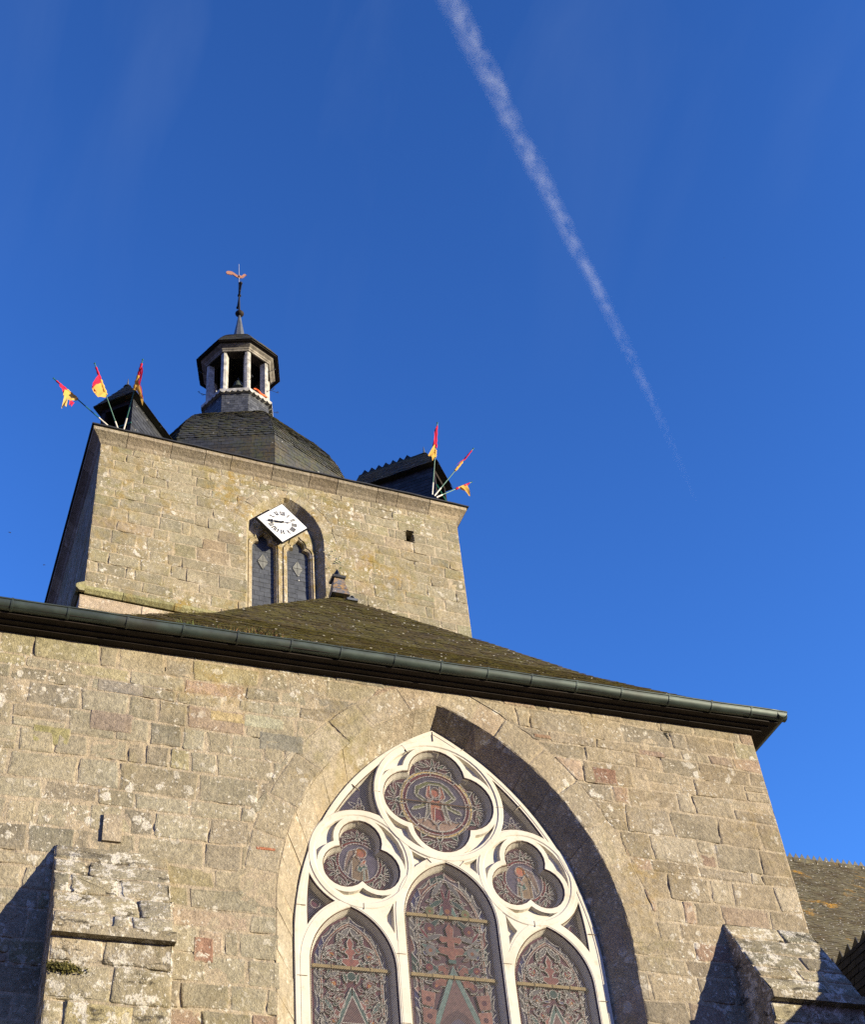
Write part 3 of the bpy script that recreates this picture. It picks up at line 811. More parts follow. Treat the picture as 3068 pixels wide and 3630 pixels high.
# end and return on the right-hand side
mb.face(gsec(XR)[::-1])
mb.loft([[(XR - (RG - RG*math.cos(math.pi*k/12)) , y, zg(XR) - .004 - RG*1.2*math.sin(math.pi*k/12)) for k in range(13)] for y in (YG-RG+.0, 18.9)], closed=False)
mb.tube([(XR, YG-RG, zg(XR)+.004), (XR, 18.9, zg(XR)+.004)], .0105, 8)
gut = mb.build('gutter', M['gutter'], TR, smooth=True)
x = -3.75; rg = random.Random(8)
while x < XR - .1:   # soldered joints with straps
    mb = MB(); 
    rows = [[(q[0], q[1], q[2]+wob(x)) for q in gsec_c(x+dx, RG+h)] for dx, h in ((-.013, .001), (-.011, .006), (.011, .006), (.013, .001))]
    mb.loft(rows, closed=False)
    mb.abox(x-.012, x+.012, YG-RG-.012, YG+.09, zg(x)+.008, zg(x)+.018)
    mb.build('joint_strap', M['gutter'], gut)
    x += rg.uniform(.56, .66)

# ---- great window: white tracery
fF = lambda u, z, d: (u, YF - d, z)
W_OPEN = {}
QC = (AX, 8.51); RQ = .775; RT = .585
TC = {-1: (AX-.953, 7.66), 1: (AX+.953, 7.66)}
LC = {-1: AX-1.095, 1: AX+1.095}
quat = foil(*QC, .315, .345, 4, math.pi/4*0, 0); 
tref = {s: foil(*TC[s], .215, .245, 3, math.pi/2) for s in (-1, 1)}
clan = (AX, .523, .18, 7.05, 1.75)
slan = {s: (LC[s], .457, .223, 6.45, 1.75) for s in (-1, 1)}
clanP = pointed(*clan); slanP = {s: pointed(*slan[s]) for s in (-1, 1)}
def mir(P, s): return P if s < 0 else [(2*AX-x, z) for x, z in P][::-1]
FA = (AX + 1.395, 6.68)     # arc centre of the left side of the frame
# pierced spandrels (left ones; mirrored)
sp_top = curved([(4.694, 8.88), (4.125, 8.150), (4.690, 8.195)], [FA, TC[-1], QC])
sp_low = curved([(3.848, 7.43), (3.815, 6.84), (4.118, 7.135)], [FA, (LC[-1]+.223, 6.45), TC[-1]])
# blind sunk panels
mini_a = curved([(4.998, 7.822), (5.01, 7.62), (5.170, 7.742)], [TC[-1], (AX+.18, 7.05), QC])
mini_b = curved([(4.745, 7.185), (4.632, 7.005), (4.738, 6.84)], [TC[-1], (LC[-1]-.223, 6.45), None])
def foil_gores(c, dl, rl, n, start, R):
    out = []
    q = dl*math.cos(math.pi/n) + math.sqrt(rl*rl - (dl*math.sin(math.pi/n))**2)
    for k in range(n):
        a = start + math.pi/n + 2*math.pi*k/n
        sp = math.pi/n*.62
        def onl(kk, w):  # point on lobe circle offset .055 towards angle w
            a0 = start + 2*math.pi*kk/n; return c[0]+dl*math.cos(a0), c[1]+dl*math.sin(a0)
        l0, l1 = onl(k, 0), onl(k+1, 0); rr_ = rl+.05; Rr = R
        tip = (c[0]+(q+.075)*math.cos(a), c[1]+(q+.075)*math.sin(a))
        def meet(l, sgn):   # where the offset lobe comes near the ring
            best = None
            for j in range(60):
                w = a + sgn*sp*j/60*1.35; p = (c[0]+Rr*math.cos(w), c[1]+Rr*math.sin(w))
                if math.hypot(p[0]-l[0], p[1]-l[1]) < rr_+.004: break
                best = p
            return best or tip
        m0, m1 = meet(l0, -1), meet(l1, 1)
        out.append(ccw(curved([tip, m0, m1], [l0, c, l1], 6)))
    return out
gores = foil_gores(QC, .315, .345, 4, 0, .685)
for s in (-1, 1): gores += foil_gores(TC[s], .215, .245, 3, math.pi/2, .492)
blind = gores + [mir(mini_a, s) for s in (-1, 1)] + [mir(mini_b, s) for s in (-1, 1)]
pierced = {'quat': ccw(quat), 'tl': ccw(tref[-1]), 'tr': ccw(tref[1]), 'c': ccw(clanP), 'l': ccw(slanP[-1]), 'r': ccw(slanP[1]),
           'st_l': ccw(sp_top), 'st_r': ccw(mir(sp_top, 1)), 'sl_l': ccw(sp_low), 'sl_r': ccw(mir(sp_low, 1))}
mb = MB()
outerF = ccw(pointed(*FRAME, n=24))
fill(mb, outerF, list(pierced.values()) + [ccw(b) for b in blind], fF, 0)
CH = {'quat': .055, 'tl': .045, 'tr': .045, 'c': .055, 'l': .05, 'r': .05, 'st_l': .03, 'st_r': .03, 'sl_l': .025, 'sl_r': .025}
GLASS_D = -.10
pane_out = {}
for k, P in pierced.items():
    w = CH[k]; A = inset(P, .006); B = inset(P, w*.8); C = inset(P, w)
    mb.loft([[fF(*p, 0) for p in P], [fF(*p, -.012) for p in A], [fF(*p, -.075) for p in B], [fF(*p, GLASS_D-.02) for p in C]])
    pane_out[k] = C
for b in blind:
    b = ccw(b); A = inset(b, .010); C = inset(b, .018)
    mb.loft([[fF(*p, 0) for p in b], [fF(*p, -.05) for p in A]])
    fill(mb, A, [], fF, -.05)
# raised mouldings round the foils and lights
def ring_mould(P_in, P_mid0, P_mid1, P_out, h):
    mb.loft([[fF(*p, -.001) for p in P_in], [fF(*p, h) for p in P_mid0], [fF(*p, h) for p in P_mid1], [fF(*p, -.001) for p in P_out]])
for (c, R), h in zip(((QC, RQ), (TC[-1], RT), (TC[1], RT)), (.012, .009, .009)):
    ring_mould(circle(*c, R-.075), circle(*c, R-.062), circle(*c, R-.012), circle(*c, R), h)
for arc, h in ((clan, .006), (slan[-1], .004), (slan[1], .004)):
    ps = [arch_line(*arc, n=14, off=o) for o in (.008, .011, .088, .092)]
    mb.loft([[fF(*p, d) for p in P] for P, d in zip(ps, (-.001, h, h, -.001))], closed=False)
for o0, o1, o2 in ((-.05, -.042, 0.0),):
    ps = [arch_line(*FRAME, n=24, off=o) for o in (-.052, -.047, -.006)]
    mb.loft([[fF(*p, d) for p in P] for P, d in zip(ps, (-.001, .006, .006))], closed=False)
# edge of the frame back to the jamb, and sloping sill
mb.loft([[fF(*p, 0) for p in outerF], [fF(*p, -.14) for p in outerF]])
mb.abox(AX-1.75, AX+1.75, YF-.28, YF+.12, 1.42, 1.62)
# fine joints between the tracery blocks
for (x0, z0), (x1, z1) in (((4.36, 8.56), (4.44, 8.49)), ((4.98, 9.17), (5.05, 9.08)), ((5.375, 9.29), (5.375, 9.42)), ((5.70, 9.20), (5.77, 9.26)), ((6.30, 8.50), (6.38, 8.58)), ((3.70, 7.05), (3.80, 7.05)), ((6.95, 7.05), (7.05, 7.05)), ((4.60, 8.51), (4.68, 8.51)), ((6.07, 8.51), (6.15, 8.51)), ((5.16, 7.75), (5.21, 7.70)), ((5.54, 7.70), (5.60, 7.77)), ((4.42, 7.07), (4.42, 7.14)), ((6.33, 7.07), (6.33, 7.14)), ((4.745, 6.62), (4.84, 6.62)), ((5.91, 6.62), (6.0, 6.62)), ((3.70, 6.30), (3.80, 6.30)), ((6.95, 6.30), (7.05, 6.30)), ((4.745, 5.9), (4.84, 5.9)), ((5.91, 5.9), (6.0, 5.9)), ((3.70, 5.6), (3.80, 5.6)), ((6.95, 5.6), (7.05, 5.6))):
    dx, dz = x1-x0, z1-z0; l = math.hypot(dx, dz); n = (-dz/l*.0014, dx/l*.0014)
    mb.box(fF(x0-n[0], z0-n[1], -.004), Vector((dx, 0, dz)), Vector((2*n[0], 0, 2*n[1])), Vector((0, -.019, 0)), (.74, .69, .62))
win = mb.build('stained_glass_window', M['tracery'], TR)

# ---- glazing
YGL = YF - GLASS_D
fG = lambda u, z, d: (u, YGL - d, z)
class Pane:
    """one light: coloured pieces and lead cames as very thin relief on a glass sheet"""
    def __init__(s, outline, base, seed):
        s.g = MB(); s.l = MB(); s.n = 0; s.rng = random.Random(seed); s.out = outline
        fill(s.g, outline, [], fG, 0.0, base)
    def piece(s, P, c):
        s.n += 1; P = [(x, z) for x, z in P]; j = s.rng.uniform(.8, 1.2)
        c = tuple(x*j for x in c)
        try: fill(s.g, ccw(P), [], fG, .00006*s.n, c)
        except Exception: pass
    def came(s, P, w=.0048, closed=False):
        Q = list(P) + ([P[0]] if closed else [])
        for a, b in zip(Q[:-1], Q[1:]):
            dx, dz = b[0]-a[0], b[1]-a[1]; l = math.hypot(dx, dz)
            if l < 1e-5: continue
            nx, nz = -dz/l*w, dx/l*w; ex, ez = dx/l*w*.6, dz/l*w*.6
            s.l.f.append([s.l.vert(fG(x, z, .0185)) for x, z in ((a[0]-ex-nx, a[1]-ez-nz), (b[0]+ex-nx, b[1]+ez-nz), (b[0]+ex+nx, b[1]+ez+nz), (a[0]-ex+nx, a[1]-ez+nz))])
    def both(s, P, c, came=True, closed=True, ax=None):
        """a piece and its mirror image"""
        for Q in (P, [(2*ax-x, z) for x, z in P]) if ax is not None else (P,):
            if c: s.piece(Q, c)
            if came: s.came(Q, closed=closed)
    def build(s, label=None):
        o = s.g.build('glass_pane', M['glass'], win); 
        q = s.l.build('lead_came', M['came'], win) if s.l.f else None
        return o
RED, DRED, GRN, DGRN, BLU, PUR, BRN, ORG, TEAL, GRY, OLV, YEL = (.075, .012, .012), (.045, .012, .014), (.022, .050, .026), (.014, .034, .024), (.022, .024, .075), (.050, .042, .060), (.13, .055, .035), (.15, .055, .018), (.045, .085, .070), (.085, .080, .075), (.085, .09, .03), (.30, .22, .085)
FLESH = (.25, .085, .045)

def bez(p0, p1, p2, n=7): return [((1-t)**2*p0[0]+2*t*(1-t)*p1[0]+t*t*p2[0], (1-t)**2*p0[1]+2*t*(1-t)*p1[1]+t*t*p2[1]) for t in [k/n for k in range(n+1)]]
def leaf(p, q, w):
    """pointed leaf between two points"""
    mx, mz = (p[0]+q[0])/2, (p[1]+q[1])/2; dx, dz = q[0]-p[0], q[1]-p[1]; l = math.hypot(dx, dz) or 1
    n = (-dz/l*w, dx/l*w)
    return bez(p, (mx+n[0], mz+n[1]), q, 5)[:-1] + bez(q, (mx-n[0], mz-n[1]), p, 5)[:-1]
def curl(c, r, a0, turns, n=14): return [(c[0]+r*(1-.75*k/n)*math.cos(a0+turns*2*math.pi*k/n), c[1]+r*(1-.75*k/n)*math.sin(a0+turns*2*math.pi*k/n)) for k in range(n+1)]
def palmette(P, c, R, a, span, reach, big):
    """fan of leaves on a ring of radius R about c, centred on angle a"""
    at = lambda w, r: (c[0]+r*math.cos(w), c[1]+r*math.sin(w))
    P.piece([at(a-.10*big, R), at(a+.10*big, R), at(a, R+reach*.42)], DGRN); P.came([at(a-.10*big, R), at(a, R+reach*.42), at(a+.10*big, R)])
    for k in range(-3, 4):
        w = a + span*k/3.4; rch = reach*(1-.10*abs(k))*(1.0 if k else 1.05)
        q0 = at(a + span*k/9, R + reach*.30); q1 = at(w, R + rch)
        L = leaf(q0, q1, reach*.20); P.piece(L, (DGRN, RED, GRN, DRED)[(k+8) % 4]); P.came(L, .0036, True)
    for sg in (-1, 1):
        T = [at(a+sg*span*.62, R), at(a+sg*span*1.0, R), at(a+sg*span*.85, R+reach*.45)]
        P.piece(T, DGRN); P.came(T, .0036, True)
def ticks(P, c, r0, r1, n, w=.004, a0=0.0):
    for k in range(n):
        a = a0+2*math.pi*k/n; P.came([(c[0]+r0*math.cos(a), c[1]+r0*math.sin(a)), (c[0]+r1*math.cos(a), c[1]+r1*math.sin(a))], w)

# quatrefoil: angel holding a scroll
P = Pane(pane_out['quat'], DRED, 1); c = QC
for k in range(4): palmette(P, c, .43, math.pi/2*k + math.pi/2, .52, .165, 1.0)
P.piece(circle(*c, .432), YEL); P.piece(circle(*c, .402), RED); P.piece(circle(*c, .356), PUR)
for r in (.432, .400, .357): P.came(circle(*c, r, 56), .0042, True)
ticks(P, c, .36, .43, 8, .005, .1); ticks(P, c, .402, .43, 20, .003)
L = lambda pts: [(c[0]+x, c[1]+z) for x, z in pts]
scroll = L([(-.25, .10), (-.235, .20), (-.08, .29), (.07, .29), (.16, .235), (.245, .10), (.225, .07), (.13, .19), (.055, .245), (-.07, .245), (-.19, .165), (-.215, .085)])
P.piece(scroll, OLV); P.came(scroll, .0036, True)
for sg in (-1, 1):
    sc = L([(sg*.24, .08), (sg*.15, .02), (sg*.18, -.03), (sg*.27, -.06), (sg*.30, -.11), (sg*.24, -.10), (sg*.13, -.05), (sg*.10, .03), (sg*.2, .10)])
    P.piece(sc, (.10, .10, .045)); P.came(sc, .0034, True)
    P.came(L(curl((sg*.245, -.19), .045, 1.0, sg*.9)), .0034)
    wg = L([(sg*.085, .08), (sg*.16, -.25), (sg*.075, -.12)]); P.piece(wg, (.13, .12, .09)); P.came(wg, .0036, True)
    arm = L([(sg*.07, .02), (sg*.115, .10), (sg*.085, .235), (sg*.055, .235), (sg*.065, .12), (sg*.03, .06)]); P.piece(arm, (.24, .095, .06)); P.came(arm, .0036, True)
    cl = L([(sg*.06, -.22), (sg*.14, -.19), (sg*.22, -.22), (sg*.29, -.20), (sg*.22, -.28), (sg*.10, -.335), (0, -.35), (sg*.01, -.27)]); P.piece(cl, (.20, .13, .09)); P.came(cl, .0034, True)
robe = L([(-.07, .06), (.07, .06), (.062, -.06), (.10, -.24), (.03, -.22), (-.035, -.27), (-.07, -.22), (-.075, -.06)])
P.piece(robe, (.22, .085, .045)); P.came(robe, .0036, True)
rr2 = L([(-.02, -.05), (.062, -.07), (.11, -.24), (.0, -.21), (-.04, -.27)]); P.piece(rr2, (.10, .018, .016)); P.came(rr2, .0030, True)
P.piece(L([(-.075, .12), (-.045, .06), (0, .035), (.045, .06), (.075, .12), (0, .05)]), DRED)
P.piece(L([(x*.050, .145+z*.068) for x, z in circle(0, 0, 1, 20)]), FLESH); P.came(L([(x*.050, .145+z*.068) for x, z in circle(0, 0, 1, 20)]), .0042, True)
P.piece(L([(x*.05, .165+z*.05) for x, z in circle(0, 0, 1, 20)[1:10]]), (.10, .04, .018))
P.build()
# trefoils: praying angels
for s, key in ((-1, 'tl'), (1, 'tr')):
    P = Pane(pane_out[key], DRED, 4+s); c = TC[s]
    for k in range(3): palmette(P, c, .255, math.pi/2 + 2*math.pi*k/3, .70, .125, 1.3)
    P.piece(circle(*c, .256), RED); P.piece(circle(*c, .222), PUR)
    for r in (.256, .222): P.came(circle(*c, r, 44), .0040, True)
    ticks(P, c, .222, .256, 6, .0045, .3)
    m = -s   # left one looks right
    L = lambda pts: [(c[0]+m*x, c[1]+z) for x, z in pts]
    wing = L([(-.03, .155), (-.11, .12), (-.15, .0), (-.165, -.12), (-.10, -.02), (-.06, .07), (-.02, .11)]); P.piece(wing, (.15, .10, .075)); P.came(wing, .0034, True)
    wing2 = L([(-.06, .07), (-.10, -.02), (-.165, -.12), (-.12, -.16), (-.095, -.03)]); P.piece(wing2, (.10, .085, .08)); P.came(wing2, .0030, True)
    body = L([(-.03, .09), (-.075, .04), (-.085, -.20), (0, -.22), (.075, -.205), (.10, -.18), (.09, -.05), (.05, -.02), (.02, .02)]); P.piece(body, (.145, .10, .055)); P.came(body, .0034, True)
    sl = L([(.0, -.03), (-.02, -.09), (.02, -.11), (.05, -.06), (.04, -.2), (.065, -.2), (.06, -.06), (.09, -.07), (.085, -.02)]); P.piece(sl, TEAL); P.came(sl, .0030, True)
    hd = L([(.015, -.02), (.06, .04), (.085, .03), (.055, -.03), (.02, -.05)]); P.piece(hd, FLESH); P.came(hd, .0030, True)
    hd = L([(.03+x*.062, .115+z*.062) for x, z in circle(0, 0, 1, 20)]); P.piece(hd, (.23, .085, .02)); P.came(hd, .0040, True)
    P.piece(L([(.042+x*.042, .098+z*.045) for x, z in circle(0, 0, 1, 18)]), FLESH)
    P.build()

def border(P, arc, o_out, o_in, cols, n, ribbon=BRN):
    """band of leaf-shaped pieces between two offsets of the arch, with a ribbon along its inner side"""
    A = arch_line(*arc, n=20, off=-o_out); B = arch_line(*arc, n=20, off=-o_in); C = arch_line(*arc, n=20, off=-(o_in+.022))
    def along(Q, f):
        ls = [0]
        for a, b in zip(Q[:-1], Q[1:]): ls.append(ls[-1]+math.hypot(b[0]-a[0], b[1]-a[1]))
        x = f*ls[-1]
        for k in range(len(Q)-1):
            if x <= ls[k+1]+1e-9:
                t = (x-ls[k])/max(ls[k+1]-ls[k], 1e-9); return (Q[k][0]+(Q[k+1][0]-Q[k][0])*t, Q[k][1]+(Q[k+1][1]-Q[k][1])*t)
        return Q[-1]
    for k in range(n):
        f0, f1 = k/n, (k+1)/n; fm = (f0+f1)/2
        a, b, c_, d = along(A, f0), along(A, f1), along(B, f1), along(B, f0)
        P.piece([a, b, c_, d], cols[k % len(cols)])
        P.came([a, d], .0034)
        m = along(A, fm); q = along(B, fm)
        if k % 2: 
            L1 = bez(a, q, b, 5); P.piece(L1, cols[(k+2) % len(cols)]); P.came(L1, .0034)
        else:
            P.came(bez(d, m, c_, 5), .0034); P.came([m, q], .0030)
    for k in range(len(B)-1): P.piece([B[k], B[k+1], C[k+1], C[k]], ribbon)
    P.came(B, .0036); P.came(C, .0036)
def mosaic(P, ax, hw, z0, z1, skip, n):
    """a mirrored thicket of small leaded leaves filling the ground between the larger motifs"""
    r = P.rng; cols = [DRED, RED, DGRN, GRN, (.05, .045, .03), (.055, .05, .055), BLU, (.06, .035, .022)]; k = 0; done = []
    for _ in range(n*12):
        if k >= n: break
        x, z = r.uniform(.02, hw), r.uniform(z0, z1)
        if skip(x, z) or any(abs(x-a)+abs(z-b) < .055 for a, b in done): continue
        done.append((x, z)); k += 1; a = r.uniform(0, 6.3); l = r.uniform(.045, .085)
        L = leaf((ax+x-l*.5*math.cos(a), z-l*.5*math.sin(a)), (ax+x+l*.5*math.cos(a), z+l*.5*math.sin(a)), r.uniform(.016, .032))
        c = r.choice(cols)
        for Q in (L, [(2*ax-px, pz) for px, pz in L]): P.piece(Q, c); P.came(Q, .0030, True)
# middle lancet
P = Pane(pane_out['c'], (.050, .022, .024), 21)
border(P, clan, .085, .160, [GRY, PUR, DGRN, (.10, .045, .035), BLU, GRY], 64)
ax = AX; zt = 7.40
mosaic(P, AX, .36, 5.3, 7.50, lambda x, z: x < (.05 if z > 7.06 else .16 if z > 6.58 else .05+(6.6-z)*.44) or x > (.36 if z < 7.05 else .36-(z-7.05)*.62), 150)
X = lambda pts: [(ax+x, z) for x, z in pts]
for (x0, z0, x1, z1, w, cc) in ((.02, 7.55, .16, 7.36, .05, GRY), (.05, 7.32, .20, 7.22, .05, DGRN), (.0, 7.30, .10, 7.12, .045, TEAL), (.16, 7.16, .33, 7.06, .05, GRY), (.10, 7.10, .25, 6.96, .05, DGRN), (.08, 6.92, .33, 6.84, .05, GRY), (.33, 6.80, .12, 6.72, .05, TEAL), (.10, 6.60, .30, 6.46, .05, GRY), (.30, 6.62, .14, 6.50, .04, DGRN), (.33, 6.98, .24, 6.86, .03, RED), (.05, 7.46, .02, 7.30, .03, RED)):
    P.both(leaf((ax+x0, z0), (ax+x1, z1), w), cc, ax=ax)
for (x, z, r, a, cc) in ((.20, 7.18, .060, .5, OLV), (.22, 6.98, .075, 2.0, DRED), (.23, 6.74, .075, .3, GRY), (.20, 6.36, .06, 2.4, DRED), (.26, 6.55, .05, 1.0, RED)):
    P.both(circle(ax+x, z, r*.8, 12), cc, ax=ax); P.both(curl((ax+x, z), r, a, .9), None, closed=False, ax=ax)
    P.both(circle(ax+x, z-.005, r*.28, 8), ORG, came=False, ax=ax)
P.piece(leaf((ax, 7.36), (ax, 7.10), .10), DRED); P.came(leaf((ax, 7.36), (ax, 7.10), .10), .0036, True)
P.piece(circle(ax, 7.19, .03, 8), ORG)
FL = (.15, .060, .038)
crs = [(0, 7.06), (.045, 6.99), (.03, 6.90), (.11, 6.905), (.125, 6.87), (.10, 6.835), (.04, 6.845), (.035, 6.78), (.13, 6.785), (.145, 6.75), (.12, 6.715), (.045, 6.70), (.03, 6.655), (.0, 6.65)]
P.piece(X(crs + [(-x, z) for x, z in crs[::-1]]), FL); P.came(X(crs + [(-x, z) for x, z in crs[::-1]]), .0038, True)
P.piece(X([(-.045, 6.65), (.045, 6.65), (.04, 6.61), (-.04, 6.61)]), TEAL)
lf = [(.03, 6.60), (.05, 6.52), (.11, 6.58), (.16, 6.57), (.165, 6.51), (.12, 6.52), (.07, 6.42), (.15, 6.44), (.21, 6.40), (.20, 6.36), (.10, 6.36), (.06, 6.50)]
P.both(X(lf), FL, ax=ax)
gab = [(0, 6.585), (.035, 6.50), (.40, 5.62), (.34, 5.62), (0, 6.46)]
P.both(X(gab), (.075, .115, .10), ax=ax)
P.piece(X([(0, 6.45), (.34, 5.62), (-.34, 5.62)]), (.080, .045, .038))
P.came(X([(-.16, 6.06), (.16, 6.06)]), .004)
nic = pointed(ax, .235, .12, 5.78, 5.3, 8)
P.piece(nic, (.045, .025, .022)); P.came(nic[1:]+nic[:1], .0042)
P.piece(pointed(ax, .165, .10, 5.78, 5.3, 8), PUR); P.came(pointed(ax, .165, .10, 5.78, 5.3, 8)[1:], .0036)
P.piece(leaf((ax+.2, 5.85), (ax+.3, 5.55), .05), GRN); P.piece(leaf((ax-.2, 5.85), (ax-.3, 5.55), .05), GRN)
P.piece([(ax+x*.062, 5.80+z*.075) for x, z in circle(0, 0, 1, 18)], (.26, .11, .02)); P.piece([(ax+.005+x*.045, 5.775+z*.055) for x, z in circle(0, 0, 1, 18)], FLESH); P.came([(ax+x*.064, 5.80+z*.077) for x, z in circle(0, 0, 1, 18)], .0036, True)
P.piece(X([(-.14, 5.3), (-.12, 5.62), (0, 5.70), (.12, 5.62), (.14, 5.3)]), (.12, .05, .04)); P.came(X([(-.14, 5.3), (-.12, 5.62), (0, 5.70), (.12, 5.62), (.14, 5.3)]), .0036)
for sg in (-1, 1):
    for z in (6.30, 6.12, 5.95, 5.75):
        w = .40 - (z-5.6)*.18
        q = [(ax+sg*.37, z), (ax+sg*.37, z-.15), (ax+sg*(.37-.12), z-.17), (ax+sg*(.34-.12), z-.02)]
        P.piece(q, (.15, .07, .05)); P.came(q, .0036, True); P.piece(circle(ax+sg*.30, z-.09, .03, 8), DRED)
for z in (5.2, 4.8, 4.3, 3.8, 3.3, 2.8, 2.3): P.came([(ax-.38, z), (ax+.38, z)], .004); P.both(leaf((ax+.05, z), (ax+.3, z-.2), .09), BRN, ax=ax); P.both(circle(ax+.2, z-.3, .06, 10), RED, ax=ax)
P.build()
# side lancets
for s, key in ((-1, 'l'), (1, 'r')):
    P = Pane(pane_out[key], (.062, .018, .020), 30+s); ax = LC[s]
    border(P, slan[s], .072, .130, [BLU, GRY, GRY, (.03, .03, .06), GRY, PUR], 56, (.16, .075, .05))
    mosaic(P, ax, .33, 5.2, 6.85, lambda x, z: x < (.03 if z > 6.8 else .10 if z > 6.3 else .04+(6.3-z)*.48) or x > (.32 if z < 6.45 else .32-(z-6.45)*.62), 110)
    X = lambda pts: [(ax+x, z) for x, z in pts]
    for (x0, z0, x1, z1, w, cc) in ((.0, 6.90, .11, 6.76, .06, GRY), (.11, 6.84, .13, 6.72, .035, GRN), (.14, 6.70, .29, 6.60, .06, GRY), (.29, 6.60, .13, 6.52, .05, DGRN), (.10, 6.56, .13, 6.46, .03, GRN), (.12, 6.42, .28, 6.34, .05, GRY), (.28, 6.28, .13, 6.22, .05, GRY), (.08, 6.42, .05, 6.30, .035, GRN), (.29, 6.14, .20, 6.00, .05, TEAL), (.30, 5.98, .27, 5.74, .06, (.035, .045, .05))):
        P.both(leaf((ax+x0, z0), (ax+x1, z1), w), cc, ax=ax)
    for (x, z, r, a) in ((.20, 6.60, .065, .4), (.19, 6.30, .07, 2.2), (.14, 6.14, .055, 1.0), (.20, 5.92, .05, 1.8), (.08, 6.66, .04, 1)):
        P.both(circle(ax+x, z, r*.85, 12), (.085, .016, .014), ax=ax); P.both(circle(ax+x, z-.01, r*.38, 8), (.24, .10, .02), came=False, ax=ax); P.both(curl((ax+x, z), r*1.15, a, .7), None, closed=False, ax=ax)
    fl = [(0, 6.80), (.035, 6.73), (.02, 6.66), (.075, 6.68), (.09, 6.65), (.03, 6.60), (.02, 6.56), (.085, 6.56), (.095, 6.52), (.045, 6.48), (.02, 6.46), (0, 6.45)]
    P.piece(X(fl + [(-x, z) for x, z in fl[::-1]]), (.155, .055, .038)); P.came(X(fl + [(-x, z) for x, z in fl[::-1]]), .0036, True)
    P.piece(circle(ax, 6.375, .045, 10), DGRN); P.came(circle(ax, 6.375, .047, 12), .0036, True)
    gab = [(0, 6.27), (.03, 6.22), (.33, 5.55), (.28, 5.55), (0, 6.18)]
    P.both(X(gab), (.05, .085, .068), ax=ax)
    P.piece(X([(0, 6.17), (.28, 5.55), (-.28, 5.55)]), (.085, .048, .040)); P.came(X([(-.13, 5.90), (.13, 5.90)]), .0036)
    nic = pointed(ax, .135, .09, 5.66, 5.2, 8); P.piece(nic, (.05, .03, .024)); P.came(nic[1:]+nic[:1], .0040)
    P.piece(pointed(ax, .095, .07, 5.66, 5.2, 8), (.20, .085, .03)); P.piece([(ax+x*.06, 5.68+z*.07) for x, z in circle(0, 0, 1, 18)], FLESH)
    for sg in (-1, 1):
        for k in range(5):
            z = 6.12 - .12*k; x = .07+.055*k
            q = X([(sg*x, z), (sg*(x+.05), z+.03), (sg*(x+.075), z-.03), (sg*(x+.06), z-.09), (sg*(x+.02), z-.07)])
            P.piece(q, (.145, .06, .045)); P.came(q, .0032, True)
    for z in (5.1, 4.6, 4.1, 3.6, 3.1, 2.6, 2.1): P.came([(ax-.33, z), (ax+.33, z)], .004); P.both(leaf((ax+.05, z), (ax+.26, z-.2), .08), BRN, ax=ax); P.both(circle(ax+.17, z-.3, .05, 10), RED, ax=ax)
    P.build()
for k, (c0, m) in {'st_l': ((4.47, 8.33), -1), 'st_r': ((2*AX-4.47, 8.33), 1), 'sl_l': ((3.93, 7.13), -1), 'sl_r': ((2*AX-3.93, 7.13), 1)}.items():
    P = Pane(pane_out[k], (.032, .026, .05), 50); P.piece(circle(*c0, .05, 14), (.07, .02, .03)); P.came(circle(*c0, .05, 14), .0034, True)
    for a in (.5, 1.6, 2.7, 3.6, 4.6, 5.7): P.came(leaf(c0, (c0[0]+.15*math.cos(a), c0[1]+.13*math.sin(a)), .045), .0032, True) if 's' in k and k[1] == 't' else None
    P.build()
# ochre saddle bars
def saddle(x0, x1, z):
    mb = MB(); mb.abox(x0, x1, YGL-.036, YGL-.018, z-.017, z+.017)
    for k in range(1, 4):
        x = x0+(x1-x0)*k/4; mb.abox(x-.005, x+.005, YGL-.042, YGL-.014, z-.022, z+.022, (.3, .3, .3))
    return mb.build('saddle_bar', M['bar'], win)
for z in (7.115, 6.455, 5.80, 5.14, 4.48, 3.82, 3.16, 2.5): saddle(AX-.465, AX+.465, z)
for s in (-1, 1):
    for z in (6.455, 5.80, 5.14, 4.48, 3.82, 3.16, 2.5): saddle(LC[s]-.405, LC[s]+.405, z)
mb = MB(); mb.abox(QC[0]-.43, QC[0]+.43, YGL-.03, YGL-.018, QC[1]-.006, QC[1]+.006); mb.build('saddle_bar', M['rust'], win)
# wire guards stretched over each light, with a rusty rim and pins
def guard(P, key):
    mb = MB(); Q = inset(P, .010); Q2 = inset(P, .017)
    mb.loft([[fF(*p, -.012) for p in Q], [fF(*p, -.012) for p in Q2]])
    mb.loft([[fF(*p, -.004) for p in Q], [fF(*p, -.012) for p in Q]])
    mb.build('guard_rim', M['rust'], win)
    mb = MB(); pitch = .024; w = .0010
    xs_ = [p[0] for p in Q]; zs_ = [p[1] for p in Q]; zlo = max(min(zs_), 4.6)
    for sg in (1, -1):
        lo = min(sg*x - z for x, z in Q); hi = max(sg*x - z for x, z in Q); k = lo
        while k < hi:
            # line sg*x - z = k ; clip against outline
            hits = []
            for i in range(len(Q)):
                a, b = Q[i], Q[(i+1) % len(Q)]; fa, fb = sg*a[0]-a[1]-k, sg*b[0]-b[1]-k
                if (fa > 0) != (fb > 0):
                    t = fa/(fa-fb); hits.append((a[0]+(b[0]-a[0])*t, a[1]+(b[1]-a[1])*t))
            hits.sort(key=lambda p: p[1])
            for a, b in zip(hits[0::2], hits[1::2]):
                if b[1] < zlo: continue
                e = w*.7071
                mb.f.append([mb.vert(fF(x, z, -.013-.001*(sg > 0))) for x, z in ((a[0]-e, a[1]+sg*e), (b[0]-e, b[1]+sg*e), (b[0]+e, b[1]-sg*e), (a[0]+e, a[1]-sg*e))])
            k += pitch
    mb.build('wire_guard', M['wire'], win)
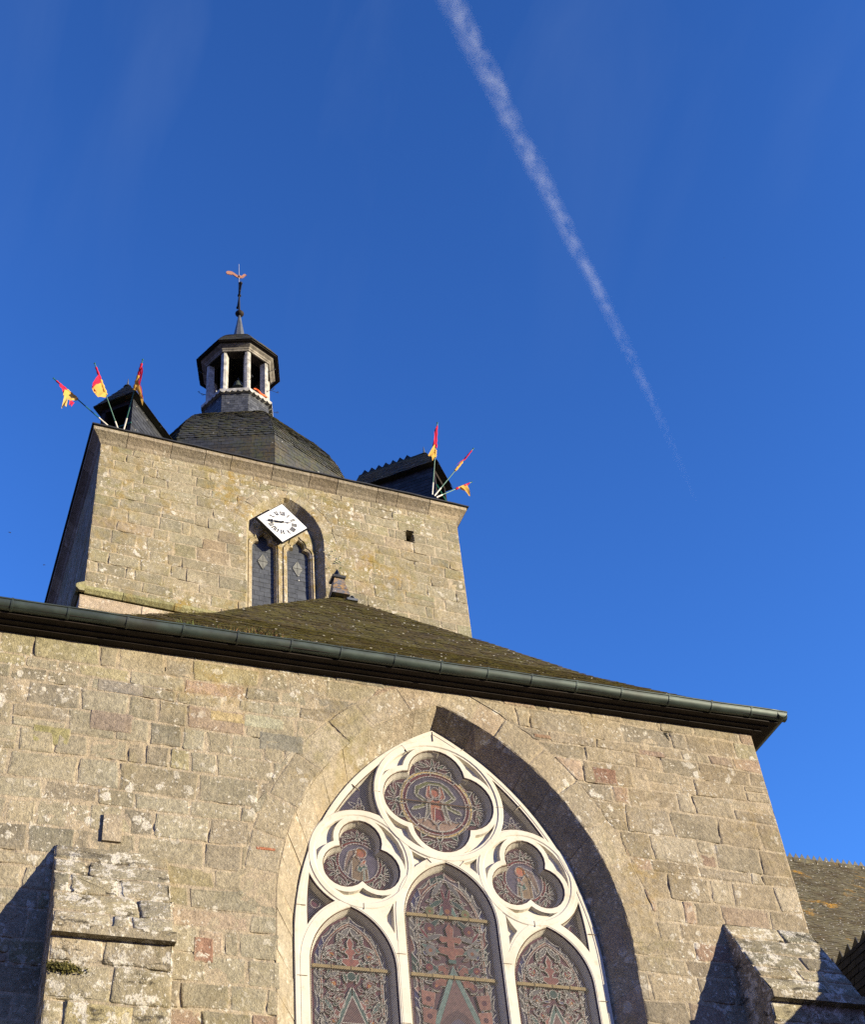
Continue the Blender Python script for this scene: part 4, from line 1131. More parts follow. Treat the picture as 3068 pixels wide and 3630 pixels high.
for k, P_ in pierced.items(): guard(P_, k)

# ================================================================== CLOCK TOWER
TH = rad(2.9); TL0 = Vector((1.985, 19.0)); TU = Vector((math.cos(TH), math.sin(TH))); TV = Vector((-math.sin(TH), math.cos(TH)))
TWD = 7.6
def shear(u, z):
    k = max(0, min(1, (z-17)/3.4)) * max(0, min(1, (22.2-z)/1.2)); return .026*(u-3.8)*k
TV2 = Vector((-math.sin(rad(.3)), math.cos(rad(.3))))
def TS(u, dv, z):      # the flanks of the tower do not stand quite square to its front
    p = TL0 + TU*u + TV2*dv; return Vector((p.x, p.y, z + shear(u, z)))
def T(u, dv, z): 
    p = TL0 + TU*u + TV*dv; return Vector((p.x, p.y, z + shear(u, z)))
ctr = T(3.8, 3.8, 0)
TWR = thing('clock_tower', (ctr.x, ctr.y, GZ), 'square granite clock tower with slate dome and open octagonal lantern', 'tower')
BEL = (3.75, .80, .30, 19.0, 15.6); BELI = (3.72, .66, .28, 18.96, 15.6)
HOLE = (6.37, 6.55, 19.58, 19.88)
hp = rect_push(HOLE)
def pushT(u, z):
    u, z = push_arch(u, z, *BEL, .26); return hp(u, z)
def pushTm(u, z):
    u, z = push_arch(u, z, *BEL, 0.0); return hp(u, z)
ZT = 20.52
def tower_walls():
    mb = MB()
    fT = lambda u, z, d: TS(u, -d, z)
    fL = lambda u, z, d: TS(-d, TWD-u, z)
    fR = lambda u, z, d: TS(TWD+d, u, z)
    for fm, r, sd, pm, ps, st in ((fT, (0, TWD, 12, ZT), 61, pushTm, pushT, .11), (fL, (0, TWD, 12, ZT), 62, nopush, nopush, .2), (fR, (0, TWD, 12, ZT), 63, nopush, nopush, .2)):
        rng = random.Random(sd)
        mortar(mb, fm, *r, .08, pm, mixc(MORT, (.36, .30, .20), .5), rng, .020, HOLE if sd == 61 else None)
        for O in courses(rng, *r, (.21, .32), (.26, .75), st, .007, .010, .05):
            xs = [q[0] for q in O]; zs = [q[1] for q in O]
            if sd == 61 and min(xs) < HOLE[1] and max(xs) > HOLE[0] and min(zs) < HOLE[3] and max(zs) > HOLE[2]:
                x0, x1, z0, z1 = HOLE; cc = col_tower(0, 0, rng)   # blocks cut back round the putlog hole
                for cut in (lambda u, z: (min(u, x0), z), lambda u, z: (max(u, x1), z), lambda u, z: (min(max(u, x0), x1), max(z, z1)), lambda u, z: (min(max(u, x0), x1), min(z, z0))):
                    stone(mb, [cut(*q) for q in O], fm, cc, rng, .008, .0005)
                continue
            mv = [ps(*q) for q in O]; k = sum(1 for a, b in zip(O, mv) if abs(a[0]-b[0])+abs(a[1]-b[1]) > 1e-9)
            if k == len(O): continue
            cx = sum(q[0] for q in O)/len(O); cz = sum(q[1] for q in O)/len(O)
            stone(mb, mv, fm, col_tower(cx, cz, rng), rng, .008, .004 if k == 0 else .001)
    rng = random.Random(64)
    for O in voussoirs(rng, *BEL[:4], .26, 5): stone(mb, O, fT, mixc(col_tower(0, 0, rng), (.36, .31, .21), .5), rng, .008, .002)
    for q in ((TS(0, 0, GZ), TS(TWD, 0, GZ), TS(TWD, 0, 12), TS(0, 0, 12)), (TS(0, 0, GZ), TS(0, TWD, GZ), TS(0, TWD, 12), TS(0, 0, 12)), (TS(TWD, 0, GZ), TS(TWD, TWD, GZ), TS(TWD, TWD, 12), TS(TWD, 0, 12)), (TS(0, TWD, GZ), TS(TWD, TWD, GZ), TS(TWD, TWD, ZT), TS(0, TWD, ZT))):
        mb.face(q, (.34, .29, .2))
    # belfry opening reveals
    outer = arch_line(*BEL, n=12); inner = arch_line(*BELI, n=12)
    mb.loft([[TS(p[0]+(q[0]-p[0])*t, .24*t - .004, p[1]+(q[1]-p[1])*t) for p, q in zip(outer, inner)] for t in (0, .34, .36, .7, 1)], closed=False, c=(.33, .28, .19))
    # square putlog hole
    x0, x1, z0, z1 = HOLE
    mb.loft([[TS(x, d, z) for x, z in ((x0, z0), (x1, z0), (x1, z1), (x0, z1))] for d in (0, .35)], c=(.26, .22, .15))
    mb.face([TS(x, .34, z) for x, z in ((x0, z0), (x1, z0), (x1, z1), (x0, z1))], (.05, .04, .03))
    return mb.build('wall', M['wall_tower'], TWR)
twall = tower_walls()
# cornice: cavetto blocks round the top, with a slate drip on it
mb = MB(); rng = random.Random(66)
prof_c = [(0, -.07), (.035, -.03), (.06, .02), (.115, .07), (.16, .105), (.19, .125), (.195, .20), (-.05, .205)]
def ring_path(kind):
    if kind == 0: return lambda s, o: (s, -o), -1, TWD
for side in range(4):
    def cp(s, o, z):
        # s runs along the side, o outward; mitred at the corners
        if side == 0: return TS(s, -o, z)
        if side == 1: return TS(TWD+o, s, z)
        if side == 2: return TS(TWD-s, TWD+o, z)
        return TS(-o, TWD-s, z)
    s = 0.0
    while s < TWD-.01:
        w = rng.uniform(.45, .95); e = min(s+w, TWD)
        if TWD-e < .3: e = TWD
        g0, g1 = (0 if s == 0 else .006), (0 if e == TWD else .006)
        col = pal(rng, (.27, .225, .16), [(.3, (.23, .19, .135)), (.2, (.31, .26, .18))])
        dz = rng.uniform(-.006, .006)
        rows = []
        for o, z in prof_c:
            a = s + g0 - (o if s == 0 else 0); b = e - g1 + (o if e == TWD else 0)
            rows.append([cp(a, o, ZT+z+dz), cp((a+b)/2, o, ZT+z+dz), cp(b, o, ZT+z+dz)])
        mb.loft(rows, closed=False, c=col)
        for j in (0, 2): mb.face([r[j] for r in rows], col)
        s = e
cor = mb.build('cornice', M['cornice'], TWR)
mb = MB()
for side in range(4):
    def cp(s, o, z):
        if side == 0: return TS(s, -o, z)
        if side == 1: return TS(TWD+o, s, z)
        if side == 2: return TS(TWD-s, TWD+o, z)
        return TS(-o, TWD-s, z)
    O0, O1 = .235, -.9
    rows = [[cp(-o+(TWD+2*o)*k/24, o, ZT+z+.008*math.sin(k*2.3)) for k in range(25)] for o, z in ((.20, .207), (O0, .210), (O0+.002, .235), (-.9, 1.05))]
    mb.loft(rows, closed=False, c=(.03, .031, .034))
mb.build('parapet_roof', M['slate_plain'], TWR)
# string course with the thicker wall below it
mb = MB(); rng = random.Random(67)
mb2 = MB()
for O in courses(rng, -.07, TWD+.07, 12.0, 16.42, (.26, .38), (.5, 1.1), .15, .007, .006, 0): stone(mb2, O, lambda u, z, d: TS(u, -.07-d, z), pal(rng, (.42, .335, .24), [(.3, (.40, .31, .215))]), rng, .008, .003)
mb2.face([TS(-.07, -.066, 12), TS(TWD+.07, -.066, 12), TS(TWD+.07, -.066, 16.42), TS(-.07, -.066, 16.42)], MORT)
mb2.face([TS(-.07, -.066, 12), TS(-.07, TWD, 12), TS(-.07, TWD, 16.42), TS(-.07, -.066, 16.42)], (.33, .28, .2))
mb2.face([TS(TWD+.07, -.066, 12), TS(TWD+.07, TWD, 12), TS(TWD+.07, TWD, 16.42), TS(TWD+.07, -.066, 16.42)], (.33, .28, .2))
mb2.build('tower_base', M['wall'], TWR)
s = -.16
while s < TWD+.1:
    e = min(s + rng.uniform(.8, 1.0), TWD+.16); P4 = [(-.16, 16.50), (-.165, 16.56), (-.12, 16.60), (0.0, 16.66), (0.0, 16.44), (-.10, 16.44)]
    mb.loft([[TS(s+.006, o, z) for o, z in P4], [TS(e-.006, o, z) for o, z in P4]], True, True, pal(rng, (.27, .25, .12), []))
    s = e
mb.loft([[TS(o, -.16, z) for o, z in P4], [TS(o, TWD, z) for o, z in P4]], True, True, (.26, .24, .13))
mb.build('string_course', M['mossy'], TWR)

# belfry window: two cusped lights filled with slate
fB = lambda u, z, d: T(u, .17-d, z)
def light(cu):
    a = .255
    R = [(cu+a, 15.65), (cu+a, 18.72)] + bez((cu+a, 18.74), (cu+a, 18.90), (cu+.13, 18.90), 5) + bez((cu+.135, 18.92), (cu+.135, 19.06), (cu+.05, 19.10), 4) + [(cu, 19.15)]
    return ccw(R + [(2*cu-x, z) for x, z in R[:-1][::-1]])
lights = [light(3.36), light(4.07)]
mb = MB()
bo = ccw(pointed(*BELI, n=12, off=.02))
tri = ccw([(3.70, 18.95), (3.62, 19.30), (3.78, 19.30)])
fill(mb, bo, lights, fB, 0, (.36, .30, .2))
for Lg in lights:
    A = inset(Lg, .02); Bq = inset(Lg, .035); mb.loft([[fB(*p, 0) for p in Lg], [fB(*p, -.02) for p in A], [fB(*p, -.03) for p in A], [fB(*p, -.115) for p in Bq]], c=(.35, .29, .2))
# moulding on the mullion and round the heads
for Lg in lights:
    O1 = inset(Lg, -.03); O2 = inset(Lg, -.06); mb.loft([[fB(*p, -.001) for p in inset(Lg, -.018)], [fB(*p, .022) for p in O1], [fB(*p, .022) for p in O2], [fB(*p, -.001) for p in inset(Lg, -.072)]], c=(.36, .30, .2))
bw = mb.build('belfry_window', M['wall_tower'], TWR)
for i, Lg in enumerate(lights):
    mb = MB(); rng = random.Random(70+i); cu = (3.36, 4.07)[i]
    slates(mb, lambda s_, t_, d_: T(s_, .265-d_, t_), lambda t: (cu-.24, cu+.24), 15.7, 19.2, .115, .20, rng, lambda r: (lambda g: (.068*g, .073*g, .082*g))(r.uniform(.86, 1.14)), lift=.007)
    mb.face([T(cu-.26, .285, 15.6), T(cu+.26, .285, 15.6), T(cu+.26, .285, 19.3), T(cu-.26, .285, 19.3)], (.04, .04, .045))
    inf = mb.build('slate_infill', M['slate_plain'], bw)
    mb = MB(); lz = ((3.36, 18.42), (4.07, 18.42))[i]
    dm = lambda a, b: [(lz[0]+a*.105, lz[1]+b*.20) for _ in (0,)][0]
    for sg in ((-1, 1), (1, 1), (-1, -1), (1, -1)):
        q = [dm(0, 0), dm(sg[0]*.95, 0), dm(0, sg[1]*.95)]
        off = (sg[0]*.004, sg[1]*.006); mb.face([T(x+off[0], .243, z+off[1]) for x, z in q], (1, 1, 1)); mb.loft([[T(x+off[0], .243, z+off[1]) for x, z in q], [T(x+off[0], .262, z+off[1]) for x, z in q]])
    mb.build('slate_lozenge', plain_mat('pale_slate', (.14, .14, .125), .6, .3), bw)

# dome of slates
DA, DZ = 3.88, 3.80                 # axis (u, dv)
DPROF = [(2.75, 20.9), (2.80, 22.0), (2.83, 22.6), (2.77, 23.1), (2.61, 23.6), (2.40, 24.05), (2.12, 24.5), (1.72, 24.95), (1.30, 25.32), (.95, 25.62), (.84, 25.8)]
def octv(k): a = math.pi/4*k; return (math.sin(a), -math.cos(a))   # k=0 looks to the front
DT = [0.0]
for (r0, z0), (r1, z1) in zip(DPROF[:-1], DPROF[1:]): DT.append(DT[-1]+math.hypot(r1-r0, z1-z0))
def dprof(t):
    t = max(0, min(t, DT[-1]-1e-6))
    for k in range(len(DT)-1):
        if t <= DT[k+1]:
            f = (t-DT[k])/(DT[k+1]-DT[k]); r = DPROF[k][0]+(DPROF[k+1][0]-DPROF[k][0])*f; z = DPROF[k][1]+(DPROF[k+1][1]-DPROF[k][1])*f
            sl = math.atan2(DPROF[k][0]-DPROF[k+1][0], DPROF[k+1][1]-DPROF[k][1]); return r, z, sl
def dmap(k):
    a, b = octv(k), octv(k+1); m = ((a[0]+b[0])/2, (a[1]+b[1])/2); ml = math.hypot(*m); m = (m[0]/ml, m[1]/ml)
    e = (b[0]-a[0], b[1]-a[1]); el = math.hypot(*e); e = (e[0]/el, e[1]/el)
    def f(s, t, d):
        r, z, sl = dprof(t); ap = r*math.cos(math.pi/8) + d*math.cos(sl)
        return T(DA + m[0]*ap + e[0]*s, DZ + m[1]*ap + e[1]*s, z + d*math.sin(sl))
    def sr(t): 
        h = dprof(t)[0]*math.sin(math.pi/8); return (-h, h)
    return f, sr
mb = MB(); rng = random.Random(81)
tc = DT[3] - .05
for k in range(8):
    f, sr = dmap(k)
    slates(mb, f, sr, .6, tc, .115, .16, rng, slate_col, lift=.007)
    slates(mb, f, sr, tc, DT[-1], .100, .165, rng, lambda r: mixc(tuple(x*1.25 for x in slate_col(r)), (.060, .062, .026), r.random()**2*.8), 'scale', lift=.022)
for (r0, z0), (r1, z1) in zip(DPROF[:-1], DPROF[1:]):
    mb.loft([[T(DA+(r-.012)*octv(k)[0], DZ+(r-.012)*octv(k)[1], z) for k in range(8)] for r, z in ((r0, z0), (r1, z1))], c=(.02, .02, .022))
dome = mb.build('dome', M['slate_dome'], TWR)

# lantern
def oct_ring(r, z): return [T(DA+r*octv(k)[0], DZ+r*octv(k)[1], z) for k in range(8)]
mb = MB(); rng = random.Random(82)
for k in range(8):
    a, b = octv(k), octv(k+1); m = ((a[0]+b[0])/2, (a[1]+b[1])/2); ml = math.hypot(*m); m = (m[0]/ml, m[1]/ml); e = (b[0]-a[0], b[1]-a[1]); el = math.hypot(*e); e = (e[0]/el, e[1]/el)
    R = .85
    slates(mb, lambda s, t, d: T(DA+m[0]*(R*math.cos(math.pi/8)+d)+e[0]*s, DZ+m[1]*(R*math.cos(math.pi/8)+d)+e[1]*s, t), lambda t: (-R*math.sin(math.pi/8), R*math.sin(math.pi/8)), 25.55, 26.62, .085, .11, rng, lambda r: tuple(x*2.0 for x in slate_col(r)), lift=.006, thick=.005)
mb.loft([oct_ring(.845, 25.5), oct_ring(.845, 26.6)], c=(.03, .03, .033))
lan = mb.build('lantern', M['slate_plain'], TWR)
mb = MB()   # sill with scalloped valance
mb.loft([oct_ring(.84, 26.56), oct_ring(.91, 26.58), oct_ring(.945, 26.62), oct_ring(.945, 26.675), oct_ring(.60, 26.70), oct_ring(.60, 26.56)], True, True)
for k in range(8):
    a, b = octv(k), octv(k+1); n = 5
    for j in range(n):
        def pp(f, z, r=.955): return T(DA+r*(a[0]+(b[0]-a[0])*f), DZ+r*(a[1]+(b[1]-a[1])*f), z)
        f0, f1 = j/n, (j+1)/n
        Fq = [pp(f0, 26.66), pp(f1, 26.66)] + [pp(f1-(f1-f0)*i/6, 26.60-.055*math.sin(math.pi*i/6)) for i in range(7)]
        mb.face(Fq); Gq = [pp(f0, 26.66, .93), pp(f1, 26.66, .93)] + [pp(f1-(f1-f0)*i/6, 26.60-.055*math.sin(math.pi*i/6), .93) for i in range(7)]
        mb.face(Gq[::-1])
        for i in range(2, 8): mb.face([Fq[i], Fq[i+1], Gq[i+1], Gq[i]])
mb.build('sill', M['old_wood'], lan)
rng = random.Random(84)
for k in range(8):   # posts
    a = octv(k); rv = Vector(a); tv = Vector((-a[1], a[0])); mb = MB()
    def q(r, s, z): return T(DA+rv.x*r+tv.x*s, DZ+rv.y*r+tv.y*s, z)
    def sec(z, w=.074): return [q(.80, -w, z), q(.835, -w*.35, z), q(.835, w*.35, z), q(.80, w, z), q(.66, w*.9, z), q(.66, -w*.9, z)]
    mb.loft([sec(26.68), sec(28.30)], True, True)
    mb.loft([sec(26.68, .095), sec(26.78, .095)], True, True)
    mb.build('post', M['old_wood'], lan)
    for zz_ in (27.1, 27.9):   # iron hooks
        if rng.random() < .8:
            mb = MB(); s0 = rng.uniform(-.05, .05); ln = rng.uniform(.14, .24); h = Vector((0, 0, 1))
            p0, p1 = q(.83, s0, zz_), q(.83+ln, s0+.02, zz_+rng.uniform(-.02, .05))
            lp = [p1 + Vector((0, 0, .025)) + .025*Vector((math.cos(w)*TU.x, math.cos(w)*TU.y, math.sin(w))) for w in [-1.57+i*.75 for i in range(8)]]
            mb.tube([p0, p1]+lp, .006, 5); mb.build('hook', M['black'], lan)
mb = MB()   # lintel and moulded frieze
mb.loft([oct_ring(.845, 28.20), oct_ring(.875, 28.205), oct_ring(.88, 28.25), oct_ring(.90, 28.262), oct_ring(.915, 28.30), oct_ring(.98, 28.335), oct_ring(1.015, 28.375), oct_ring(.9, 28.40)])
mb.build('frieze', plain_mat('shaded_wood', (.20, .18, .15), .85, .15, var=.55, scale=7, bump=.004), lan)  # frieze wood coloured darker than the posts to stand in for shade
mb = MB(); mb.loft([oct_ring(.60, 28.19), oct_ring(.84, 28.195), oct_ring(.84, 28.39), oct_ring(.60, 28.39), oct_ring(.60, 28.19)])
mb.build('lintel', M['dark_wood'], lan)  # dark wood colour stands in for shade on the underside
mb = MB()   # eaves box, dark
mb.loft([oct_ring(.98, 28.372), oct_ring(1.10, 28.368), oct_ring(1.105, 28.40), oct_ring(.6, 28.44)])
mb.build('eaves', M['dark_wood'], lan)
LPROF = [(1.13, 28.385), (.95, 28.70), (.78, 28.96), (.60, 29.20), (.35, 29.42), (.13, 29.52)]
mb = MB(); rng = random.Random(85)
for k in range(8):
    a, b = octv(k), octv(k+1); m = ((a[0]+b[0])/2, (a[1]+b[1])/2); ml = math.hypot(*m); m = (m[0]/ml, m[1]/ml); e = (b[0]-a[0], b[1]-a[1]); el = math.hypot(*e); e = (e[0]/el, e[1]/el)
    LT = [0.0]
    for (r0, z0), (r1, z1) in zip(LPROF[:-1], LPROF[1:]): LT.append(LT[-1]+math.hypot(r1-r0, z1-z0))
    def lp(t):
        t = max(0, min(t, LT[-1]-1e-6))
        for i in range(len(LT)-1):
            if t <= LT[i+1]:
                f = (t-LT[i])/(LT[i+1]-LT[i]); return LPROF[i][0]+(LPROF[i+1][0]-LPROF[i][0])*f, LPROF[i][1]+(LPROF[i+1][1]-LPROF[i][1])*f
    def f(s, t, d):
        r, z = lp(t); ap = r*math.cos(math.pi/8)+d*.6; return T(DA+m[0]*ap+e[0]*s, DZ+m[1]*ap+e[1]*s, z+d*.7)
    slates(mb, f, lambda t: (-lp(t)[0]*math.sin(math.pi/8), lp(t)[0]*math.sin(math.pi/8)), 0.0, LT[-1], .10, .15, rng, slate_col, lift=.012)
for (r0, z0), (r1, z1) in zip(LPROF[:-1], LPROF[1:]): mb.loft([oct_ring(r0-.01, z0), oct_ring(r1-.01, z1)], c=(.02, .02, .022))
mb.build('lantern_roof', M['slate_dome'], lan)
mb = MB(); mb.loft([oct_ring(r, z) for r, z in ((.20, 29.45), (.135, 29.95), (.085, 30.3), (.045, 30.62), (.03, 30.7))], True, True, (.06, .06, .06))
mb.build('spire_base', M['lead_sheet'], lan)

# corner dormers, set on the diagonals
def dormer(A, dx, z_e, length, seed, flip):
    """A: near eave corner (u, dv); dx: unit vector along the front (u, dv); ridge runs square to it"""
    A = Vector(A); fx = Vector(dx).normalized(); bx = Vector((-fx.y, fx.x))
    if bx.y < 0: bx = -bx
    wid = 1.0; h = .90; zb = 20.9
    def P(a, b, z): q = A + fx*a + bx*b; return T(q.x, q.y, z)
    mb = MB(); rng = random.Random(seed); o = .13
    # side walls with slates
    hw0, hw1 = o, wid-o
    for a, sg in ((hw0, -1), (hw1, 1)):
        slates(mb, lambda s, t, d: P(a+sg*d, s, t), lambda t: (o, length+1.1), zb, z_e+.02, .105, .19, rng, slate_col, lift=.008)
        mb.face([P(a, o, zb), P(a, length+1.1, zb), P(a, length+1.1, z_e+.1), P(a, o, z_e+.1)], (.03, .03, .033))
    par = mb.build('corner_dormer', M['slate_plain'], TWR)
    # opening: jambs, lintel, dark inside
    mb = MB()
    for a0, a1 in ((hw0, hw0+.09), (hw1-.09, hw1)):
        mb.box(P(a0, o, zb), P(a1, o, zb)-P(a0, o, zb), P(a0, o+.1, zb)-P(a0, o, zb), (0, 0, z_e-zb))
    mb.box(P(hw0, o, z_e-.16), P(hw1, o, z_e-.16)-P(hw0, o, z_e-.16), P(hw0, o+.1, z_e-.16)-P(hw0, o, z_e-.16), (0, 0, .16))
    mb.build('door_frame' if False else 'opening_frame', M['dark_wood'], par)
    mb = MB(); mb.face([P(hw0, .7, zb), P(hw1, .7, zb), P(hw1, .7, z_e), P(hw0, .7, z_e)]); mb.build('dark_interior', M['void'], par)
    # roof
    mb = MB(); apx = P(wid/2, .42, z_e+h); apb = P(wid/2, length+1.2, z_e+h)
    E = [P(0, 0, z_e), P(wid, 0, z_e), P(wid, length+1.2, z_e), P(0, length+1.2, z_e)]
    sl = math.hypot(wid/2, h); sf = math.hypot(.42, h)
    slates(mb, lambda s, t, d: P(s, .42*t/sf - d*.9, z_e+h*t/sf+d*.4), lambda t: (wid/2*t/sf, wid-wid/2*t/sf), 0, sf, .10, .17, rng, slate_col_brown)
    for sg in (0, 1):
        slates(mb, (lambda s, t, d: P((wid/2)*t/sl - d*.9, s, z_e+h*t/sl+d*.45)) if not sg else (lambda s, t, d: P(wid-(wid/2)*t/sl + d*.9, s, z_e+h*t/sl+d*.45)), lambda t: (.42*t/sl, length+1.2), 0, sl, .10, .17, rng, slate_col_brown)
    dn = Vector((0, 0, -.015))
    for q in ((E[0], E[1], apx), (E[1], E[2], apb, apx), (E[0], E[3], apb, apx), (E[0]+dn, E[1]+dn, E[2]+dn, E[3]+dn)): mb.face([p+dn for p in q], (.02, .02, .02))
    mb.build('dormer_roof', M['slate_dome'], par)
    mb = MB(); mb.tube([apx+Vector((0, 0, -.08)), apx+Vector((0, 0, .20))], [.035, .006], 8); mb.lathe(apx+Vector((0, 0, -.05)), [(.09, -.03), (.05, .02), (.02, .07)], 8); mb.build('finial', M['lead_sheet'], par)
    if flip:
        mb = MB(); up = Vector((0, 0, 1)); pr = P(wid/2, .42, z_e+h)+Vector((0, 0, .01)); pb = P(wid/2, length+1.15, z_e+h)+Vector((0, 0, .01))
        teeth(mb, P(wid/2, .75, z_e+h+.01), pb, up, (.012, .012, 0), .17, .12, (.02, .02, .022)); mb.build('ridge_crest', M['slate_plain'], par)
    return par, P
dl, DPL = dormer((.63, .35), (-1, 1), 22.54, 1.25, 91, False)
dr, DPR = dormer((7.34, .06), (1, 1), 22.43, .85, 92, True)
# rail across the opening for the flag poles
for P_, nm in ((DPL, 'L'), (DPR, 'R')):
    mb = MB(); mb.tube([P_(.1, .1, 21.75), P_(.9, .1, 21.75)], .016, 6)
    mb.build('flag_rail', M['green_pole'], dl if nm == 'L' else dr)

# ================================================================== THINGS ON THE TOWER
CROSSK = -.22
# weathercock: ball, rod, cross and copper cock
ax3 = T(DA, DZ, 0); AXV = Vector((ax3.x, ax3.y, 0))
wc = thing('weathercock', AXV+Vector((0, 0, 30.62)), 'copper cock on an iron rod with ball and cross above the lantern', 'weathervane')
mb = MB(); mb.tube([AXV+Vector((0, 0, 30.65)), AXV+Vector((-.02, 0, 31.6)), AXV+Vector((-.03, 0, 32.2))], [.028, .024, .02], 8, c=(1, 1, 1)); mb.build('rod', M['black'], wc)
mb = MB(); mb.tube([AXV+Vector((-.03, 0, 32.15)), AXV+Vector((-.045, 0, 33.06))], [.017, .011], 8); mb.build('rod_tip', M['steel'], wc)
mb = MB(); mb.lathe(AXV+Vector((0, 0, 30.80)), [(.02, -.09), (.08, -.065), (.118, -.015), (.12, .01), (.10, .045), (.04, .075), (.02, .09)], 16); mb.build('ball', M['dark_wood'], wc, True)
mb = MB()
cd = (Vector((TV.x, TV.y, 0))*-1 + Vector((TU.x, TU.y, 0))*CROSSK).normalized(); cc = AXV+Vector((-.015, 0, 31.62))
mb.tube([cc-cd*.42, cc-cd*.05], [.035, .02], 6); mb.tube([cc-cd*.05, cc+cd*.42], [.02, .04], 6)
for k in (-.42, .42, 0): mb.lathe(cc+cd*k+Vector((0, 0, -.02)), [(.01, -.03), (.05, -.01), (.05, .03), (.01, .05)], 8)
for k in (-.2, .2): mb.tube([cc+cd*k+Vector((0, 0, -.07)), cc+cd*k+Vector((0, 0, .07))], .015, 5)
mb.tube([cc+cd*.16+Vector((0, 0, .0)), cc+Vector((0, 0, .2))], .012, 5); mb.tube([cc-cd*.16, cc+Vector((0, 0, -.2))], .012, 5)
mb.build('cross', M['black'], wc)
ck = [(-.34, .03), (-.345, .08), (-.31, .125), (-.24, .135), (-.17, .115), (-.12, .07), (-.07, .02), (0, -.03), (.06, -.02), (.10, .02), (.115, .06), (.15, .09), (.17, .085), (.185, .06), (.215, .035), (.18, .03), (.165, .0), (.14, -.05), (.09, -.10), (.02, -.115), (-.04, -.10), (-.10, -.06), (-.14, -.02), (-.18, .015), (-.195, -.03), (-.23, .0), (-.25, -.03), (-.275, .005), (-.31, -.01)]
mb = MB(); co = AXV+Vector((-.04, 0, 32.53)); U3 = Vector((TU.x, TU.y, 0)).normalized(); V3 = Vector((TV.x, TV.y, 0)).normalized()
ckm = lambda x, z, d: co + U3*x + Vector((0, 0, z + .26*x)) + V3*d
pk = ccw([(x*1.08, z*1.08) for x, z in ck])
for d in (-.012, .012): fill(mb, pk, [], ckm, d)
mb.loft([[ckm(*p, -.012) for p in pk], [ckm(*p, .012) for p in pk]])
mb.lathe(co+U3*.02+Vector((0, 0, -.05)), [(.005, -.07), (.05, -.03), (.045, .02), (.005, .05)], 10)
mb.build('cock', M['copper'], wc)

# bell in the lantern
mb = MB(); bc = T(DA, DZ, 0); bz = 27.62
mb.lathe((bc.x, bc.y, bz), [(.02, .27), (.08, .265), (.115, .24), (.13, .15), (.15, .06), (.19, 0), (.18, -.005), (.14, .05), (.02, .08)], 20)
mb.tube([(bc.x, bc.y, bz+.34), (bc.x, bc.y, bz+.45)], .03, 8)
tag(mb.build('bell', M['bronze'], smooth=False), 'small green bronze bell hanging inside the open lantern', 'bell')
# orange cloth lying on the sill
mb = MB(); rng = random.Random(95); rows = []
a, b = octv(0), octv(1)
for j in range(6):
    z = 26.84 + .05*j/5
    rows.append([T(DA+(.86+.10*math.sin(j*1.2+i*.7)*.3)*(a[0]+(b[0]-a[0])*(.28+.66*i/10)), DZ+(.86+.10*math.sin(j*1.2+i*.7)*.3)*(a[1]+(b[1]-a[1])*(.28+.66*i/10)), z+.02*math.sin(i*.9) - .02*i/10 + (.01 if j > 2 else 0)*math.sin(i*2.1)) for i in range(11)])
mb.loft(rows, closed=False)
tag(mb.build('cloth', M['orange_cloth'], smooth=True), 'orange cloth strip tied between the lantern posts above the sill', 'cloth')

# clock
ck0 = (3.67, 19.29)
CL = thing('tower_clock', T(ck0[0], 0, ck0[1]), 'white diamond clock face with roman numerals set in the belfry window', 'clock')
HD = .535
fC = lambda u, z, d: T(ck0[0]+u, .02-d, ck0[1]+z)
dia = [(HD, 0), (0, HD), (-HD, 0), (0, -HD)]
mb = MB(); mb.loft([[fC(*p, .012) for p in dia], [fC(*p, .065) for p in dia], [fC(p[0]*.965, p[1]*.965, .065) for p in dia]]); mb.loft([[fC(p[0], p[1], .012) for p in dia], [fC(*p, 0) for p in dia]]); mb.loft([[fC(p[0]*.5, p[1]*.5, -.14) for p in dia], [fC(p[0]*.5, p[1]*.5, .02) for p in dia]]); mb.face([fC(*p, .012) for p in dia]); mb.build('frame', M['black'], CL)
mb = MB(); fill(mb, [(x*.965, z*.965) for x, z in dia], [], fC, .063, (.74, .725, .69)); dial = mb
mb = MB(); STC = (1, 1, 1)
def stroke(p, q, w0, d=.066, m=None, w1=None):
    w1 = w1 if w1 is not None else w0; m = m or mb
    dx, dz = q[0]-p[0], q[1]-p[1]; l = math.hypot(dx, dz); n = (-dz/l, dx/l)
    m.face([fC(p[0]-n[0]*w0, p[1]-n[1]*w0, d), fC(q[0]-n[0]*w1, q[1]-n[1]*w1, d), fC(q[0]+n[0]*w1, q[1]+n[1]*w1, d), fC(p[0]+n[0]*w0, p[1]+n[1]*w0, d)], STC)
NUM = ['XII', 'I', 'II', 'III', 'IIII', 'V', 'VI', 'VII', 'VIII', 'IX', 'X', 'XI']
for k, s in enumerate(NUM):
    mb = MB()
    a = math.pi/2 - k*math.pi/6; rd = (math.cos(a), math.sin(a)); tg = (rd[1], -rd[0]); flip = 1
    ws = [{'I': .030, 'V': .050, 'X': .052}[ch] for ch in s]; tot = sum(ws); x = -tot/2
    r0, r1 = .195, .305
    def pt_(t, r): return (rd[0]*r + tg[0]*t, rd[1]*r + tg[1]*t)
    for ch, w in zip(s, ws):
        c_ = x + w/2
        if ch == 'I': stroke(pt_(c_, r0), pt_(c_, r1), .0105)
        elif ch == 'V': stroke(pt_(c_, r0), pt_(c_-w*.42, r1), .0105); stroke(pt_(c_, r0), pt_(c_+w*.42, r1), .0035)
        else: stroke(pt_(c_+w*.42, r0), pt_(c_-w*.42, r1), .0105); stroke(pt_(c_-w*.42, r0), pt_(c_+w*.42, r1), .0035)
        x += w
    mb.build('numeral', M['ink'], CL)
mb = dial; STC = (.02, .02, .02)
